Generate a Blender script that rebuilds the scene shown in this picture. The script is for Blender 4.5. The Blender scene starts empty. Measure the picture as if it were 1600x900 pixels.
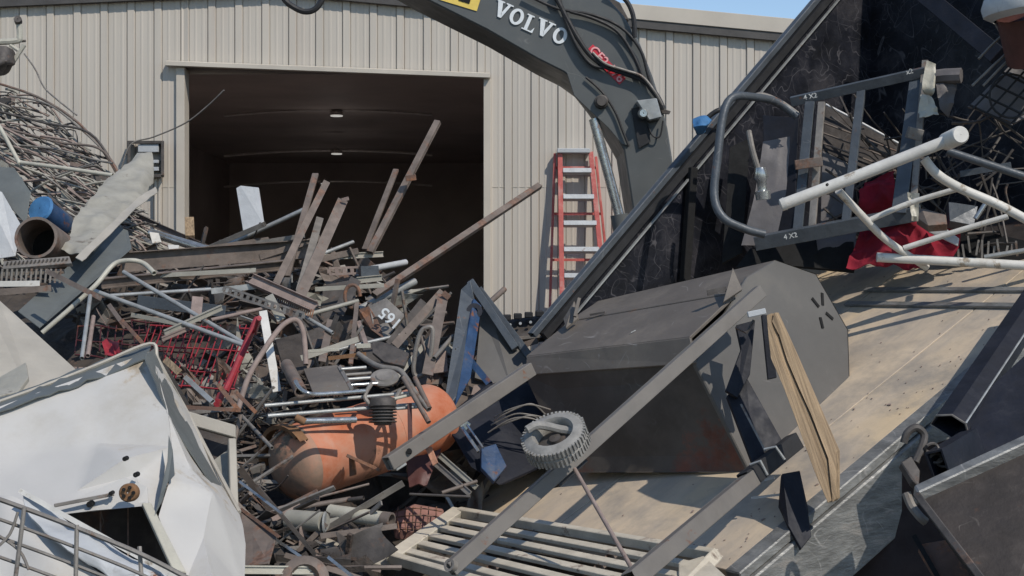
import bpy, bmesh, math, random
from mathutils import Vector, Matrix, noise
R = math.radians
random.seed(7)
scn = bpy.context.scene

# ------------------------------------------------------------------ camera, light, exposure
H = 2.4                      # eye height; ground is z = 0
F = 2208.0                   # focal length in photo pixels (photo 1600 x 900)
cam_d = bpy.data.cameras.new('camera'); cam = bpy.data.objects.new('camera', cam_d)
scn.collection.objects.link(cam); scn.camera = cam
cam.location = (0, 0, H); cam.rotation_euler = (R(90), 0, 0)
cam_d.sensor_width = 36; cam_d.lens = 36 * F / 1600
cam_d.clip_start = 0.1; cam_d.clip_end = 2000

SUN = Vector((0.44, -0.56, 0.74)).normalized()
world = bpy.data.worlds.new('World'); scn.world = world; world.use_nodes = True
wn = world.node_tree.nodes; wl = world.node_tree.links
bg = wn['Background']; sky = wn.new('ShaderNodeTexSky'); sky.sky_type = 'NISHITA'
sky.sun_disc = False; sky.sun_elevation = math.asin(SUN.z); sky.sun_rotation = math.atan2(SUN.x, SUN.y)
sky.air_density = 1.0; sky.dust_density = 0.1; sky.ozone_density = 2.0
wl.new(sky.outputs[0], bg.inputs[0]); bg.inputs[1].default_value = 0.125
sl = bpy.data.lights.new('sun', 'SUN'); sl.energy = 3.05; sl.angle = R(0.5); sl.color = (1, 0.93, 0.84)
so = bpy.data.objects.new('sun', sl); scn.collection.objects.link(so)
so.rotation_euler = SUN.to_track_quat('Z', 'Y').to_euler()
scn.view_settings.view_transform = 'Standard'; scn.view_settings.look = 'None'
scn.view_settings.exposure = 0.18; scn.view_settings.gamma = 1
scn.cycles.max_bounces = 6; scn.cycles.use_denoising = True

# ------------------------------------------------------------------ helpers
CAM = Vector((0, 0, H))
def P(px, py, d):            # a point seen at photo pixel (px, py), d metres in front of the lens
    return Vector(((px-800)/F*d, d, H-(py-450)/F*d))
def lerp(a, b, t): return a+(b-a)*t
def interp(tab, v):
    if v <= tab[0][0]: return tab[0][1]
    for (a, x), (b, y) in zip(tab, tab[1:]):
        if v <= b: return lerp(x, y, (v-a)/(b-a))
    return tab[-1][1]
PY2D = [(130, 13.4), (250, 12.6), (330, 12), (400, 11), (500, 9.5), (640, 8.2), (780, 7.3), (900, 6.3), (1000, 5.7)]
def D(py): return interp(PY2D, py)
def PT(t, lift=0.18):
    if len(t) == 3: return P(*t)
    return P(t[0], t[1], D(t[1])-lift)
def onplane(px, py, pt, n):
    dr = Vector(((px-800)/F, 1, -(py-450)/F)); t = (pt-CAM).dot(n)/dr.dot(n)
    return CAM+dr*t

def catmull(pts, k=6, closed=False):
    if len(pts) < 3: return [Vector(p) for p in pts]
    out = []; n = len(pts)
    for i in range(n if closed else n-1):
        if closed: p0, p1, p2, p3 = pts[i-1], pts[i], pts[(i+1) % n], pts[(i+2) % n]
        else: p0, p1, p2, p3 = pts[max(i-1, 0)], pts[i], pts[i+1], pts[min(i+2, n-1)]
        for j in range(k):
            t = j/k
            out.append(0.5*((2*p1)+(p2-p0)*t+(2*p0-5*p1+4*p2-p3)*t*t+(3*p1-p0-3*p2+p3)*t**3))
    if not closed: out.append(Vector(pts[-1]))
    return out

class MB:
    def __init__(s): s.v = []; s.f = []; s.sm = []
    def add(s, vs, fs, smooth=False):
        o = len(s.v); s.v += [Vector(v) for v in vs]
        for f in fs: s.f.append([i+o for i in f]); s.sm.append(smooth)
    def tube(s, pts, r, n=8, hollow=0.0, closed=False, r2=None):
        pts = [Vector(p) for p in pts]; m = len(pts)
        if m < 2: return s
        def rings(rad):
            vs = []; prev = None
            for i, p in enumerate(pts):
                if closed: t = pts[(i+1) % m]-pts[i-1]
                else: t = pts[min(i+1, m-1)]-pts[max(i-1, 0)]
                if t.length < 1e-9: t = Vector((0, 0, 1))
                t.normalize()
                if prev is None:
                    a = Vector((0, 0, 1)) if abs(t.z) < .9 else Vector((1, 0, 0)); u = t.cross(a).normalized()
                else: u = (prev-t*prev.dot(t)).normalized()
                prev = u; w = t.cross(u)
                rr = rad if r2 is None else lerp(rad, rad*r2/r, i/(m-1))
                for k in range(n):
                    a = 2*math.pi*k/n; vs.append(p+(u*math.cos(a)+w*math.sin(a))*rr)
            return vs
        def skin(flip):
            fs = []
            for i in range(m if closed else m-1):
                for k in range(n):
                    a, b = i*n+k, i*n+(k+1) % n; j = (i+1) % m
                    c, d = j*n+(k+1) % n, j*n+k
                    fs.append([a, d, c, b] if flip else [a, b, c, d])
            return fs
        vo = rings(r); s.add(vo, skin(False), True)
        if closed: return s
        if hollow:
            vi = rings(r*(1-hollow)); s.add(vi, skin(True), True)
            for e, base in ((0, 0), (1, (m-1)*n)):
                o = len(s.v); s.v += vo[base:base+n]+vi[base:base+n]
                for k in range(n):
                    q = [o+k, o+(k+1) % n, o+n+(k+1) % n, o+n+k]; s.f.append(q if e else q[::-1]); s.sm.append(False)
        else:
            s.add(vo[:n], [list(range(n))[::-1]]); s.add(vo[-n:], [list(range(n))])
        return s
    def sweep(s, prof, p, q, facing=None, roll=0.0):
        """profile in (w, t): w across as seen from the lens, t away from it"""
        p, q = Vector(p), Vector(q); ax = (q-p).normalized()
        if facing is None: facing = ((p+q)/2-CAM)
        facing = Vector(facing)
        t = facing-ax*facing.dot(ax)
        if t.length < 1e-5: t = ax.orthogonal()
        t.normalize(); w = ax.cross(t)
        if roll:
            m = Matrix.Rotation(roll, 3, ax); t = m @ t; w = m @ w
        n = len(prof)
        vs = [p+w*a+t*b for a, b in prof]+[q+w*a+t*b for a, b in prof]
        fs = [[i, (i+1) % n, n+(i+1) % n, n+i] for i in range(n)]
        s.add(vs, fs+[list(range(n))[::-1], list(range(n, 2*n))])
        return s
    def boxbar(s, p, q, w, t, roll=0, facing=None):
        return s.sweep([(-w/2, -t/2), (w/2, -t/2), (w/2, t/2), (-w/2, t/2)], p, q, facing, roll)
    def boxtube(s, p, q, w, t, wall=.006, roll=0, facing=None):
        a = wall
        for pr in ([(-w/2, -t/2), (w/2, -t/2), (w/2, -t/2+a), (-w/2, -t/2+a)], [(-w/2, t/2-a), (w/2, t/2-a), (w/2, t/2), (-w/2, t/2)],
                   [(-w/2, -t/2+a), (-w/2+a, -t/2+a), (-w/2+a, t/2-a), (-w/2, t/2-a)], [(w/2-a, -t/2+a), (w/2, -t/2+a), (w/2, t/2-a), (w/2-a, t/2-a)]):
            s.sweep(pr, p, q, facing, roll)
        return s
    def plate(s, pts, th=.006, away=None):
        """flat-ish polygon with thickness; the thickness goes away from the lens unless given"""
        pts = [Vector(p) for p in pts]; n = len(pts)
        c = sum(pts, Vector())/n; nn = Vector()
        for i in range(n): nn += (pts[i]-c).cross(pts[(i+1) % n]-c)
        if nn.length < 1e-9: return s
        nn.normalize()
        if away is None: away = c-CAM
        if nn.dot(away) > 0: nn = -nn; pts = pts[::-1]
        off = -nn*th
        vs = pts+[p+off for p in pts]
        s.add(vs, [list(range(n)), [n+i for i in range(n)][::-1]]+[[(i+1) % n, i, n+i, n+(i+1) % n] for i in range(n)])
        return s
    def prism(s, pts, off):
        pts = [Vector(p) for p in pts]; n = len(pts); off = Vector(off)
        s.add(pts+[p+off for p in pts], [list(range(n)), [n+i for i in range(n)][::-1]]+[[(i+1) % n, i, n+i, n+(i+1) % n] for i in range(n)])
        return s
    def facets(s, vs, fs, cuts=5, amp=.006, fr=5.0, seed=0, th=.004):
        bm = bmesh.new(); bv = [bm.verts.new(v) for v in vs]
        for f in fs: bm.faces.new([bv[i] for i in f])
        bmesh.ops.triangulate(bm, faces=bm.faces[:]); bmesh.ops.subdivide_edges(bm, edges=bm.edges[:], cuts=cuts, use_grid_fill=True)
        bm.normal_update(); bm.verts.index_update(); nv = len(bm.verts); out = []
        for v in bm.verts:
            n_ = v.normal if v.normal.dot(v.co-CAM) < 0 else -v.normal
            out.append(v.co+n_*((.2-abs(noise.noise(v.co*fr+Vector((seed, 0, 0)))))*amp+noise.noise(v.co*fr*.4+Vector((0, seed, 0)))*amp*1.2))
        ff = [[v.index for v in f.verts] for f in bm.faces]
        away = [(o-CAM).normalized()*th for o in out]
        s.add(out+[o+a for o, a in zip(out, away)], ff+[[i+nv for i in f[::-1]] for f in ff], True); bm.free(); return s
    def box(s, x0, x1, y0, y1, z0, z1):
        s.add([(x, y, z) for x in (x0, x1) for y in (y0, y1) for z in (z0, z1)],
              [[0, 1, 3, 2], [4, 6, 7, 5], [0, 4, 5, 1], [2, 3, 7, 6], [0, 2, 6, 4], [1, 5, 7, 3]]); return s
    def patch(s, rows, nu=14, nv=10, amp=.02, fr=3.0, th=.004, seed=0, smooth=True):
        """sheet through a grid of control points (rows of points), dented by noise, with thickness"""
        g = []
        cols = [catmull(r, max(1, nu//(len(r)-1))) if len(r) > 2 else [lerp(r[0], r[1], i/nu) for i in range(nu+1)] for r in rows]
        m = min(len(c) for c in cols); cols = [c[:m] for c in cols]
        for k in range(m):
            col = [c[k] for c in cols]
            col = catmull(col, max(1, nv//(len(col)-1))) if len(col) > 2 else [lerp(col[0], col[1], i/nv) for i in range(nv+1)]
            g.append(col)
        nu2, nv2 = len(g), len(g[0])
        nn = (g[-1][0]-g[0][0]).cross(g[0][-1]-g[0][0]).normalized()
        if nn.dot(g[nu2//2][nv2//2]-CAM) > 0: nn = -nn
        vs = []
        for i in range(nu2):
            for j in range(nv2):
                p = g[i][j]; vs.append(p+nn*((.25-abs(noise.noise(p*fr+Vector((seed, 0, 0)))))*amp*1.6+(.2-abs(noise.noise(p*fr*2.3+Vector((0, seed, 0)))))*amp*.7))
        back = [v-nn*th for v in vs]; N = len(vs); fs = []
        ix = lambda i, j: i*nv2+j
        for i in range(nu2-1):
            for j in range(nv2-1):
                q = [ix(i, j), ix(i+1, j), ix(i+1, j+1), ix(i, j+1)]; fs += [q, [N+a for a in q[::-1]]]
        for i in range(nu2-1): fs += [[ix(i, 0), N+ix(i, 0), N+ix(i+1, 0), ix(i+1, 0)], [ix(i, nv2-1), ix(i+1, nv2-1), N+ix(i+1, nv2-1), N+ix(i, nv2-1)]]
        for j in range(nv2-1): fs += [[ix(0, j), ix(0, j+1), N+ix(0, j+1), N+ix(0, j)], [ix(nu2-1, j), N+ix(nu2-1, j), N+ix(nu2-1, j+1), ix(nu2-1, j+1)]]
        s.add(vs+back, fs, smooth); return s
    def lathe(s, p, ax, prof, n=24, closed=False):
        """prof: (distance along the axis, radius)"""
        ax = Vector(ax).normalized(); u = ax.orthogonal().normalized(); w = ax.cross(u); p = Vector(p); vs = []
        for t, r in prof:
            for k in range(n):
                a = 2*math.pi*k/n; vs.append(p+ax*t+(u*math.cos(a)+w*math.sin(a))*r)
        fs = []; m = len(prof)
        for i in range(m if closed else m-1):
            for k in range(n):
                j = (i+1) % m; fs.append([i*n+k, i*n+(k+1) % n, j*n+(k+1) % n, j*n+k])
        s.add(vs, fs, True); return s

def make(name, mb, m, parent=None, bevel=0.0, loc=None, sharp=42):
    me = bpy.data.meshes.new(name)
    if parent is not None: off = Vector(parent['_w'])
    elif loc is not None: off = Vector(loc)
    else:
        n = len(mb.v); off = Vector((sum(v.x for v in mb.v)/n, sum(v.y for v in mb.v)/n, min(v.z for v in mb.v)))
    me.from_pydata([tuple(v-off) for v in mb.v], [], mb.f)
    me.polygons.foreach_set('use_smooth', mb.sm); me.materials.append(m); me.update()
    if any(mb.sm): me.set_sharp_from_angle(angle=R(sharp))
    o = bpy.data.objects.new(name, me); scn.collection.objects.link(o)
    if parent is not None: o.parent = parent; 
    else: o.location = off
    o['_w'] = tuple(off)
    if bevel:
        b = o.modifiers.new('edge', 'BEVEL'); b.width = bevel; b.segments = 1; b.limit_method = 'ANGLE'; b.angle_limit = R(40)
    return o
def tag(o, label=None, cat=None, group=None, kind=None):
    if label: o['label'] = label
    if cat: o['category'] = cat
    if group: o['group'] = group
    if kind: o['kind'] = kind
    return o
def thing(name, label, cat, loc, group=None):
    o = bpy.data.objects.new(name, None); scn.collection.objects.link(o); o.location = loc; o['_w'] = tuple(loc)
    o.empty_display_size = .1
    return tag(o, label, cat, group)

# ------------------------------------------------------------------ materials
def MAT(name, col, rough=.6, metal=0.0, var=.25, rust=0.0, rustcol=(.16, .065, .03), dust=0.0, dustcol=(.36, .30, .23), scale=6.0, bump=.15, streak=None, spec=.4, sdir=None):
    m = bpy.data.materials.new(name); m.use_nodes = True; nt = m.node_tree; N = nt.nodes; L = nt.links
    b = N['Principled BSDF']
    tc = N.new('ShaderNodeTexCoord'); src = tc.outputs['Object']
    if streak:
        mp = N.new('ShaderNodeMapping'); mp.inputs['Scale'].default_value = streak; L.new(src, mp.inputs['Vector']); src2 = mp.outputs[0]
    elif sdir:
        ax = Vector(sdir[0]).normalized(); p1 = ax.orthogonal().normalized(); p2 = ax.cross(p1); cb = N.new('ShaderNodeCombineXYZ')
        for i_, (v_, k_) in enumerate(((ax, sdir[1]), (p1, sdir[2]), (p2, sdir[2]))):
            x_ = N.new('ShaderNodeVectorMath'); x_.operation = 'DOT_PRODUCT'; L.new(src, x_.inputs[0]); x_.inputs[1].default_value = tuple(v_*k_); L.new(x_.outputs['Value'], cb.inputs[i_])
        src2 = cb.outputs[0]
    else: src2 = src
    def nz(sc, det=6, so=src2, rg=.6):
        n = N.new('ShaderNodeTexNoise'); n.inputs['Scale'].default_value = sc; n.inputs['Detail'].default_value = det
        n.inputs['Roughness'].default_value = rg; L.new(so, n.inputs['Vector']); return n.outputs['Fac']
    def ramp(f, a, c):
        r = N.new('ShaderNodeMapRange'); r.inputs['From Min'].default_value = a; r.inputs['From Max'].default_value = c; L.new(f, r.inputs['Value']); return r.outputs[0]
    def mix(f, a, c):
        x = N.new('ShaderNodeMix'); x.data_type = 'RGBA'
        L.new(f, x.inputs['Factor'])
        for s_, v in ((x.inputs['A'], a), (x.inputs['B'], c)):
            if isinstance(v, tuple): s_.default_value = (*v, 1)
            else: L.new(v, s_)
        return x.outputs['Result']
    lo = tuple(c*(1-var) for c in col); hi = tuple(min(1, c*(1+var)) for c in col)
    c = mix(ramp(nz(scale), .3, .7), lo, hi)
    rg = ramp(nz(scale*2.3, 4), .2, .8)
    if dust: c = mix(ramp(nz(scale*.5, 8, rg=.7), .62-dust*.35, .75-dust*.25), c, dustcol)
    if rust:
        rf = ramp(nz(scale*.8, 10, src, .72), .66-rust*.3, .72-rust*.3)
        rc = mix(ramp(nz(scale*5, 4, src), .3, .7), tuple(x*.55 for x in rustcol), tuple(min(1, x*1.5) for x in rustcol)); c = mix(rf, c, rc)
        mm = N.new('ShaderNodeMath'); mm.operation = 'MULTIPLY_ADD'; L.new(rf, mm.inputs[0]); mm.inputs[1].default_value = -metal; mm.inputs[2].default_value = metal; mm.use_clamp = True
        L.new(mm.outputs[0], b.inputs['Metallic'])
    else: b.inputs['Metallic'].default_value = metal
    L.new(c, b.inputs['Base Color'])
    r2 = N.new('ShaderNodeMapRange'); L.new(rg, r2.inputs['Value']); r2.inputs['To Min'].default_value = max(.05, rough-.15); r2.inputs['To Max'].default_value = min(1, rough+.15)
    L.new(r2.outputs[0], b.inputs['Roughness']); b.inputs['Specular IOR Level'].default_value = spec
    if bump:
        bp = N.new('ShaderNodeBump'); bp.inputs['Strength'].default_value = bump; bp.inputs['Distance'].default_value = .02
        L.new(nz(scale*4, 5), bp.inputs['Height']); L.new(bp.outputs[0], b.inputs['Normal'])
    return m
mWall = MAT('wall_paint', (.49, .445, .38), .55, 0, .08, dust=.25, dustcol=(.44, .385, .325), scale=1.5, bump=.03, streak=(3, 1, .25))
mTrim = MAT('trim_paint', (.50, .45, .375), .5, 0, .08, scale=2, bump=.03)
mRakeShade = MAT('rake_shade', (.07, .065, .06), .6, 0, .2)  # dark colour for the painted shade line below the rake trim
mInside = MAT('interior_steel', (.42, .36, .335), .75, 0, .2, scale=.6)
mFrame = MAT('purlin_steel', (.50, .46, .44), .6, 0, .2)
mGround = MAT('yard_dirt', (.085, .072, .06), .9, 0, .4, scale=2, bump=.6)
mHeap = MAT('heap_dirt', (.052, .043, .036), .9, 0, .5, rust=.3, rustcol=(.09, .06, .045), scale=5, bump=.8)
mBoom = MAT('boom_paint', (.095, .100, .097), .45, 0, .12, dust=.18, dustcol=(.14, .135, .12), scale=2.5, bump=.03)
mBlack = MAT('black_rubber', (.020, .020, .021), .6, 0, .3)
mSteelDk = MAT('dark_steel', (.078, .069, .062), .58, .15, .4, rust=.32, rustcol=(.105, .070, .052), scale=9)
mSteelGy = MAT('grey_steel', (.20, .183, .162), .55, .15, .3, rust=.32, rustcol=(.14, .092, .066), scale=9)
mSteelBr = MAT('brown_steel', (.155, .125, .105), .65, .1, .35, rust=.45, rustcol=(.155, .092, .065), scale=7)
mRust = MAT('rusty_steel', (.15, .09, .065), .75, 0, .35, rust=.55, rustcol=(.21, .10, .055), scale=9)
mRustPk = MAT('pinkish_rust', (.24, .185, .16), .8, 0, .22, rust=.25, rustcol=(.17, .12, .10), scale=14)
mGalv = MAT('galvanised', (.35, .355, .34), .42, .35, .22, rust=.12, scale=12, bump=.08)
mChrome = MAT('bright_tube', (.42, .43, .42), .25, .75, .25, rust=.1, scale=14, bump=.05)
mCream = MAT('cream_tube', (.42, .40, .33), .45, 0, .15, rust=.1, scale=9)
mWhite = MAT('white_enamel', (.47, .455, .425), .6, 0, .06, rust=.24, rustcol=(.35, .29, .21), dust=.35, dustcol=(.40, .375, .33), scale=2.2, bump=.08)
mWhiteP = MAT('white_pipe', (.58, .56, .51), .5, 0, .15, rust=.26, rustcol=(.30, .25, .19), dust=.2, dustcol=(.42, .39, .34), scale=9, bump=.06)
mBeige = MAT('beige_sheet', (.37, .34, .285), .5, 0, .12, rust=.1, rustcol=(.22, .18, .13), scale=4)
mBeigeDk = MAT('weathered_sheet', (.30, .285, .24), .55, 0, .2, rust=.2, rustcol=(.16, .14, .11), scale=6)
mGreyPl = MAT('grey_green_plate', (.12, .13, .125), .5, .1, .15, scale=4)
mPale = MAT('pale_grey_sheet', (.44, .45, .45), .45, .05, .12, rust=.1, scale=6)
mOrange = MAT('orange_tank_paint', (.52, .115, .03), .62, 0, .3, dust=.78, dustcol=(.46, .23, .15), rust=.24, rustcol=(.14, .085, .055), scale=3.4, bump=.18)
mCap = MAT('weathered_tank_end', (.30, .20, .14), .7, 0, .25, dust=.5, dustcol=(.45, .20, .12), rust=.3, rustcol=(.15, .12, .09), scale=5, bump=.15)
mOchre = MAT('rust_band', (.20, .105, .05), .8, 0, .35, rust=.3, scale=12)
mRed = MAT('red_wire_paint', (.26, .022, .03), .5, 0, .3, rust=.25, scale=12)
mRedDull = MAT('dull_red', (.065, .014, .016), .6, 0, .35, rust=.3, scale=12)
mLadder = MAT('fibreglass_red', (.50, .12, .10), .5, 0, .2, dust=.3, dustcol=(.5, .28, .24), scale=8)
mBlue = MAT('blue_paint', (.022, .055, .125), .5, 0, .35, rust=.3, dust=.3, dustcol=(.07, .085, .11), scale=9)
mNavy = MAT('navy_paint', (.011, .0125, .019), .6, 0, .35, dust=.25, dustcol=(.03, .03, .034), scale=6, spec=.3)
mSlate = MAT('slate_steel', (.070, .080, .090), .45, .1, .2, rust=.12, scale=9)
mSmoker = MAT('smoker_grey', (.120, .104, .088), .62, 0, .18, rust=.14, rustcol=(.14, .09, .06), dust=.45, dustcol=(.165, .142, .115), scale=3, bump=.12)
mSmokerEnd = MAT('smoker_end_grey', (.108, .103, .095), .55, 0, .14, dust=.3, dustcol=(.135, .125, .11), rust=.06, rustcol=(.12, .08, .06), scale=2.5, bump=.08)
mSoot = MAT('sooty_steel', (.075, .063, .053), .65, 0, .4, rust=.36, rustcol=(.15, .062, .042), dust=.5, dustcol=(.11, .095, .08), scale=1.1, bump=.25)
mLeg = MAT('leg_tube', (.165, .150, .132), .5, .05, .12, rust=.1, scale=6, bump=.05)
mWood = MAT('split_wood', (.30, .215, .13), .9, 0, .5, scale=3.2, bump=.5, sdir=((.196, -.45, -.81), .5, 18))
mRailG = MAT('scratched_rail', (.20, .20, .19), .45, .25, .4, dust=.2, dustcol=(.30, .27, .24), scale=7, bump=.3, streak=(.8, 1, 3))
mTread = MAT('dusty_rubber', (.25, .24, .22), .8, 0, .25, scale=14)
mCrimson = MAT('crimson_fabric', (.22, .008, .022), .9, 0, .35, scale=5, bump=.4)
mCloth = MAT('grey_plastic', (.13, .12, .118), .6, 0, .25, dust=.2, dustcol=(.2, .18, .17), scale=5)
mBrick = MAT('brick_red', (.26, .135, .11), .8, 0, .3, scale=9)
mRackPt = MAT('dusty_cream_rack', (.50, .45, .36), .65, 0, .18, rust=.22, rustcol=(.24, .19, .15), scale=7)
mYellow = MAT('decal_yellow', (.75, .55, .12), .5, 0, .1)
mDecalW = MAT('decal_white', (.70, .73, .73), .5, 0, .04)
mDecalR = MAT('decal_red', (.55, .03, .05), .5, 0, .2)
mPink = MAT('decal_pink', (.75, .35, .35), .5, 0, .15)
mMaroon = MAT('maroon_paint', (.085, .032, .026), .6, 0, .3)
mStick = MAT('worn_sticker', (.38, .39, .38), .7, 0, .4, rust=.4, rustcol=(.09, .09, .09), scale=30)
mHole = MAT('hole_black', (.008, .008, .008), .9, 0, .1)
mShade = MAT('dark_maroon_shade_fill', (.022, .012, .011), .7, 0, .5, scale=3)
mSky = MAT('faded_blue', (.05, .16, .33), .6, 0, .3, scale=9)
mBinRust = MAT('bin_brown', (.036, .029, .025), .7, 0, .4, rust=.3, rustcol=(.06, .032, .02), dust=.25, dustcol=(.062, .052, .045), scale=5, bump=.3)

# black painted sheet with scratches (thin bright random lines are scrapes in the paint)
def scratched(m, col=(.16, .15, .155), lo=.48, hi=.66, k0=1.0, ks=1.0):
    nt = m.node_tree; N = nt.nodes; L = nt.links; b = N['Principled BSDF']
    old = b.inputs['Base Color'].links[0].from_socket; tc = N.new('ShaderNodeTexCoord'); res = None
    for k, (rot, sc, w_) in enumerate((((.3, .5, .2), 3., .010), ((1.1, .9, -.5), 4.5, .012), ((-.6, .2, 1.), 2.2, .007), ((.2, -1.2, .6), 6., .012), ((.9, .1, .3), 3.6, .009))):
        mp = N.new('ShaderNodeMapping'); mp.vector_type = 'TEXTURE'; mp.inputs['Rotation'].default_value = rot; mp.inputs['Scale'].default_value = (1, 1, 3.2); L.new(tc.outputs['Object'], mp.inputs[0])
        n = N.new('ShaderNodeTexNoise'); n.inputs['Scale'].default_value = sc*ks; n.inputs['Detail'].default_value = 1.5; n.inputs['Roughness'].default_value = .4; L.new(mp.outputs[0], n.inputs[0])
        sb = N.new('ShaderNodeMath'); sb.operation = 'SUBTRACT'; L.new(n.outputs[0], sb.inputs[0]); sb.inputs[1].default_value = .5
        ab = N.new('ShaderNodeMath'); ab.operation = 'ABSOLUTE'; L.new(sb.outputs[0], ab.inputs[0])
        r = N.new('ShaderNodeMapRange'); L.new(ab.outputs[0], r.inputs[0]); r.inputs[1].default_value = w_*k0; r.inputs[2].default_value = .0
        n2 = N.new('ShaderNodeTexNoise'); n2.inputs['Scale'].default_value = 2.5+k*1.3; n2.inputs['Detail'].default_value = 5; L.new(tc.outputs['Object'], n2.inputs[0])
        r3 = N.new('ShaderNodeMapRange'); L.new(n2.outputs[0], r3.inputs[0]); r3.inputs[1].default_value = lo; r3.inputs[2].default_value = hi
        mu = N.new('ShaderNodeMath'); mu.operation = 'MULTIPLY'; L.new(r.outputs[0], mu.inputs[0]); L.new(r3.outputs[0], mu.inputs[1])
        if res is None: res = mu.outputs[0]
        else:
            mx = N.new('ShaderNodeMath'); mx.operation = 'MAXIMUM'; L.new(res, mx.inputs[0]); L.new(mu.outputs[0], mx.inputs[1]); res = mx.outputs[0]
    x = N.new('ShaderNodeMix'); x.data_type = 'RGBA'; L.new(res, x.inputs['Factor']); L.new(old, x.inputs['A']); x.inputs['B'].default_value = (*col, 1)
    L.new(x.outputs['Result'], b.inputs['Base Color']); return m
mScr = scratched(MAT('scratched_black', (.011, .012, .017), .5, 0, .6, dust=.3, dustcol=(.040, .038, .042), scale=4, bump=.3, spec=.25), (.085, .082, .088), .42, .60, .6, 1.7)
scratched(mSmoker, (.26, .24, .22), .60, .70, .6); scratched(mSmokerEnd, (.19, .18, .17), .62, .74, .5); scratched(mBinRust, (.13, .115, .10), .58, .70, .6); scratched(mRailG, (.36, .35, .33), .54, .68, .7); scratched(mBoom, (.20, .20, .19), .63, .74, .5); scratched(mSoot, (.12, .11, .10), .58, .72, .6); scratched(mSlate, (.2, .2, .2), .60, .72, .6)
scratched(mPale, (.30, .29, .28), .58, .7, .7)


# ------------------------------------------------------------------ ground
g = MB(); n = 40
for i in range(n+1):
    for j in range(n+1):
        x = (i/n-.5)*2; y = (j/n-.5)*2; X = x*abs(x)**1.5*400; Y = y*abs(y)**1.5*400+8
        g.v.append(Vector((X, Y, 0)))
g.f = [[i*(n+1)+j, (i+1)*(n+1)+j, (i+1)*(n+1)+j+1, i*(n+1)+j+1] for i in range(n) for j in range(n)]; g.sm = [False]*len(g.f)
tag(make('ground', g, mGround, loc=(0, 0, 0)), kind='structure')

# ------------------------------------------------------------------ building
WY = 16.0
def W(px, py, dy=0.0):       # point on the wall plane
    p = P(px, py, WY); return Vector((p.x, WY+dy, p.z))
bld = thing('metal_building', 'beige ribbed metal building with a tall dark open doorway', 'building', (0, WY, 0))
PIT = .3048; RW = .085; RH = .014
def rib_wall(x0, x1, zb, zt):
    """zb, zt: functions of x; ribbed sheet facing the yard"""
    mb = MB(); xs = []
    k0 = math.floor((x0-XO)/PIT)-1; x = XO+k0*PIT
    while x < x1+PIT:
        for dx, h in ((-.010, 0), (-.007, -.010), (-.002, -.010), (0, 0), (.006, RH), (RW-.006, RH), (RW, 0), (RW+.002, -.010), (RW+.007, -.010), (RW+.010, 0), (RW+.06, 0), (RW+.068, .003), (RW+.085, .003), (RW+.093, 0), (RW+.145, 0), (RW+.153, .003), (RW+.17, .003), (RW+.178, 0)):
            xs.append((x+dx, h))
        x += PIT
    xs = [(x0, 0)]+[(a, h) for a, h in xs if x0+.001 < a < x1-.001]+[(x1, 0)]
    vs = []; fs = []
    for a, h in xs: vs += [(a, WY-h, zb(a)), (a, WY-h, zt(a))]
    for i in range(len(xs)-1):
        if xs[i+1][0]-xs[i][0] > 1e-4: fs.append([2*i, 2*i+2, 2*i+3, 2*i+1])
    mb.add(vs, fs); return mb
XO = W(113-85, 0).x+.02
apex = W(435, -8)
sL = -.045; sR = .093
def ztop(x):
    px = x/WY*F+800; py = 12+sL*px if px < 435 else 45+sR*(px-1000)+(-7.6-(45+sR*(435-1000)))*max(0, 1-(px-435)/300)
    return W(px, py).z
dl, dr = W(287, 0).x, W(758.5, 0).x
hz = lambda x: lerp(W(262, 102).z, W(765, 121).z, (x-W(262, 0).x)/(W(765, 0).x-W(262, 0).x))
XL, XR = -12.0, 9.0
make('wall_panel', rib_wall(XL, dl, lambda x: 0, ztop), mWall, bld)
make('wall_panel', rib_wall(dl, dr, hz, ztop), mWall, bld)
make('wall_panel', rib_wall(dr, XR, lambda x: 0, ztop), mWall, bld)
for zz in (3.56,):
    for x0_, x1_ in ((XL, dl-.08), (dr+.07, XR)):
        mb = MB(); mb.box(x0_, x1_, WY-.0045, WY-.002, zz-.02, zz-.014); make('panel_lap', mb, mTrim, bld)
# rake trim
for a, b in ((-12*F/WY+800, 435), (435, 9*F/WY+800)):
    mb = MB(); x0, x1 = W(a, 0).x, W(b, 0).x; z0, z1 = ztop(x0), ztop(x1)
    mb.add([(x0, WY-.10, z0+.085), (x1, WY-.10, z1+.085), (x1, WY-.10, z1+.255), (x0, WY-.10, z0+.255),
            (x0, WY+.15, z0+.085), (x1, WY+.15, z1+.085), (x1, WY+.15, z1+.255), (x0, WY+.15, z0+.255)],
           [[0, 1, 2, 3], [4, 7, 6, 5], [0, 4, 5, 1], [3, 2, 6, 7], [0, 3, 7, 4], [1, 5, 6, 2]])
    make('rake_trim', mb, mTrim, bld, .004)
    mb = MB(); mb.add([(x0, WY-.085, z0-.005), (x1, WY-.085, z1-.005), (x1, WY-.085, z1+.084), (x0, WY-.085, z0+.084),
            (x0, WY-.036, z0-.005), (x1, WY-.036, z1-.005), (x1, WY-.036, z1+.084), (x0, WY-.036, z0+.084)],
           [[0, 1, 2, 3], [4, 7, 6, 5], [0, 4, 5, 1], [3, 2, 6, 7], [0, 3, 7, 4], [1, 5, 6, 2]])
    make('rake_shade_strip', mb, mRakeShade, bld)  # dark strip painted in as the shadow under the rake trim
    mb = MB(); mb.prism([(x0, WY+.15, z0+.21), (x1, WY+.15, z1+.21), (x1, WY+.15, z1+.24), (x0, WY+.15, z0+.24)], (0, 16, 0))
    make('roof', mb, mTrim, bld)
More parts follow.
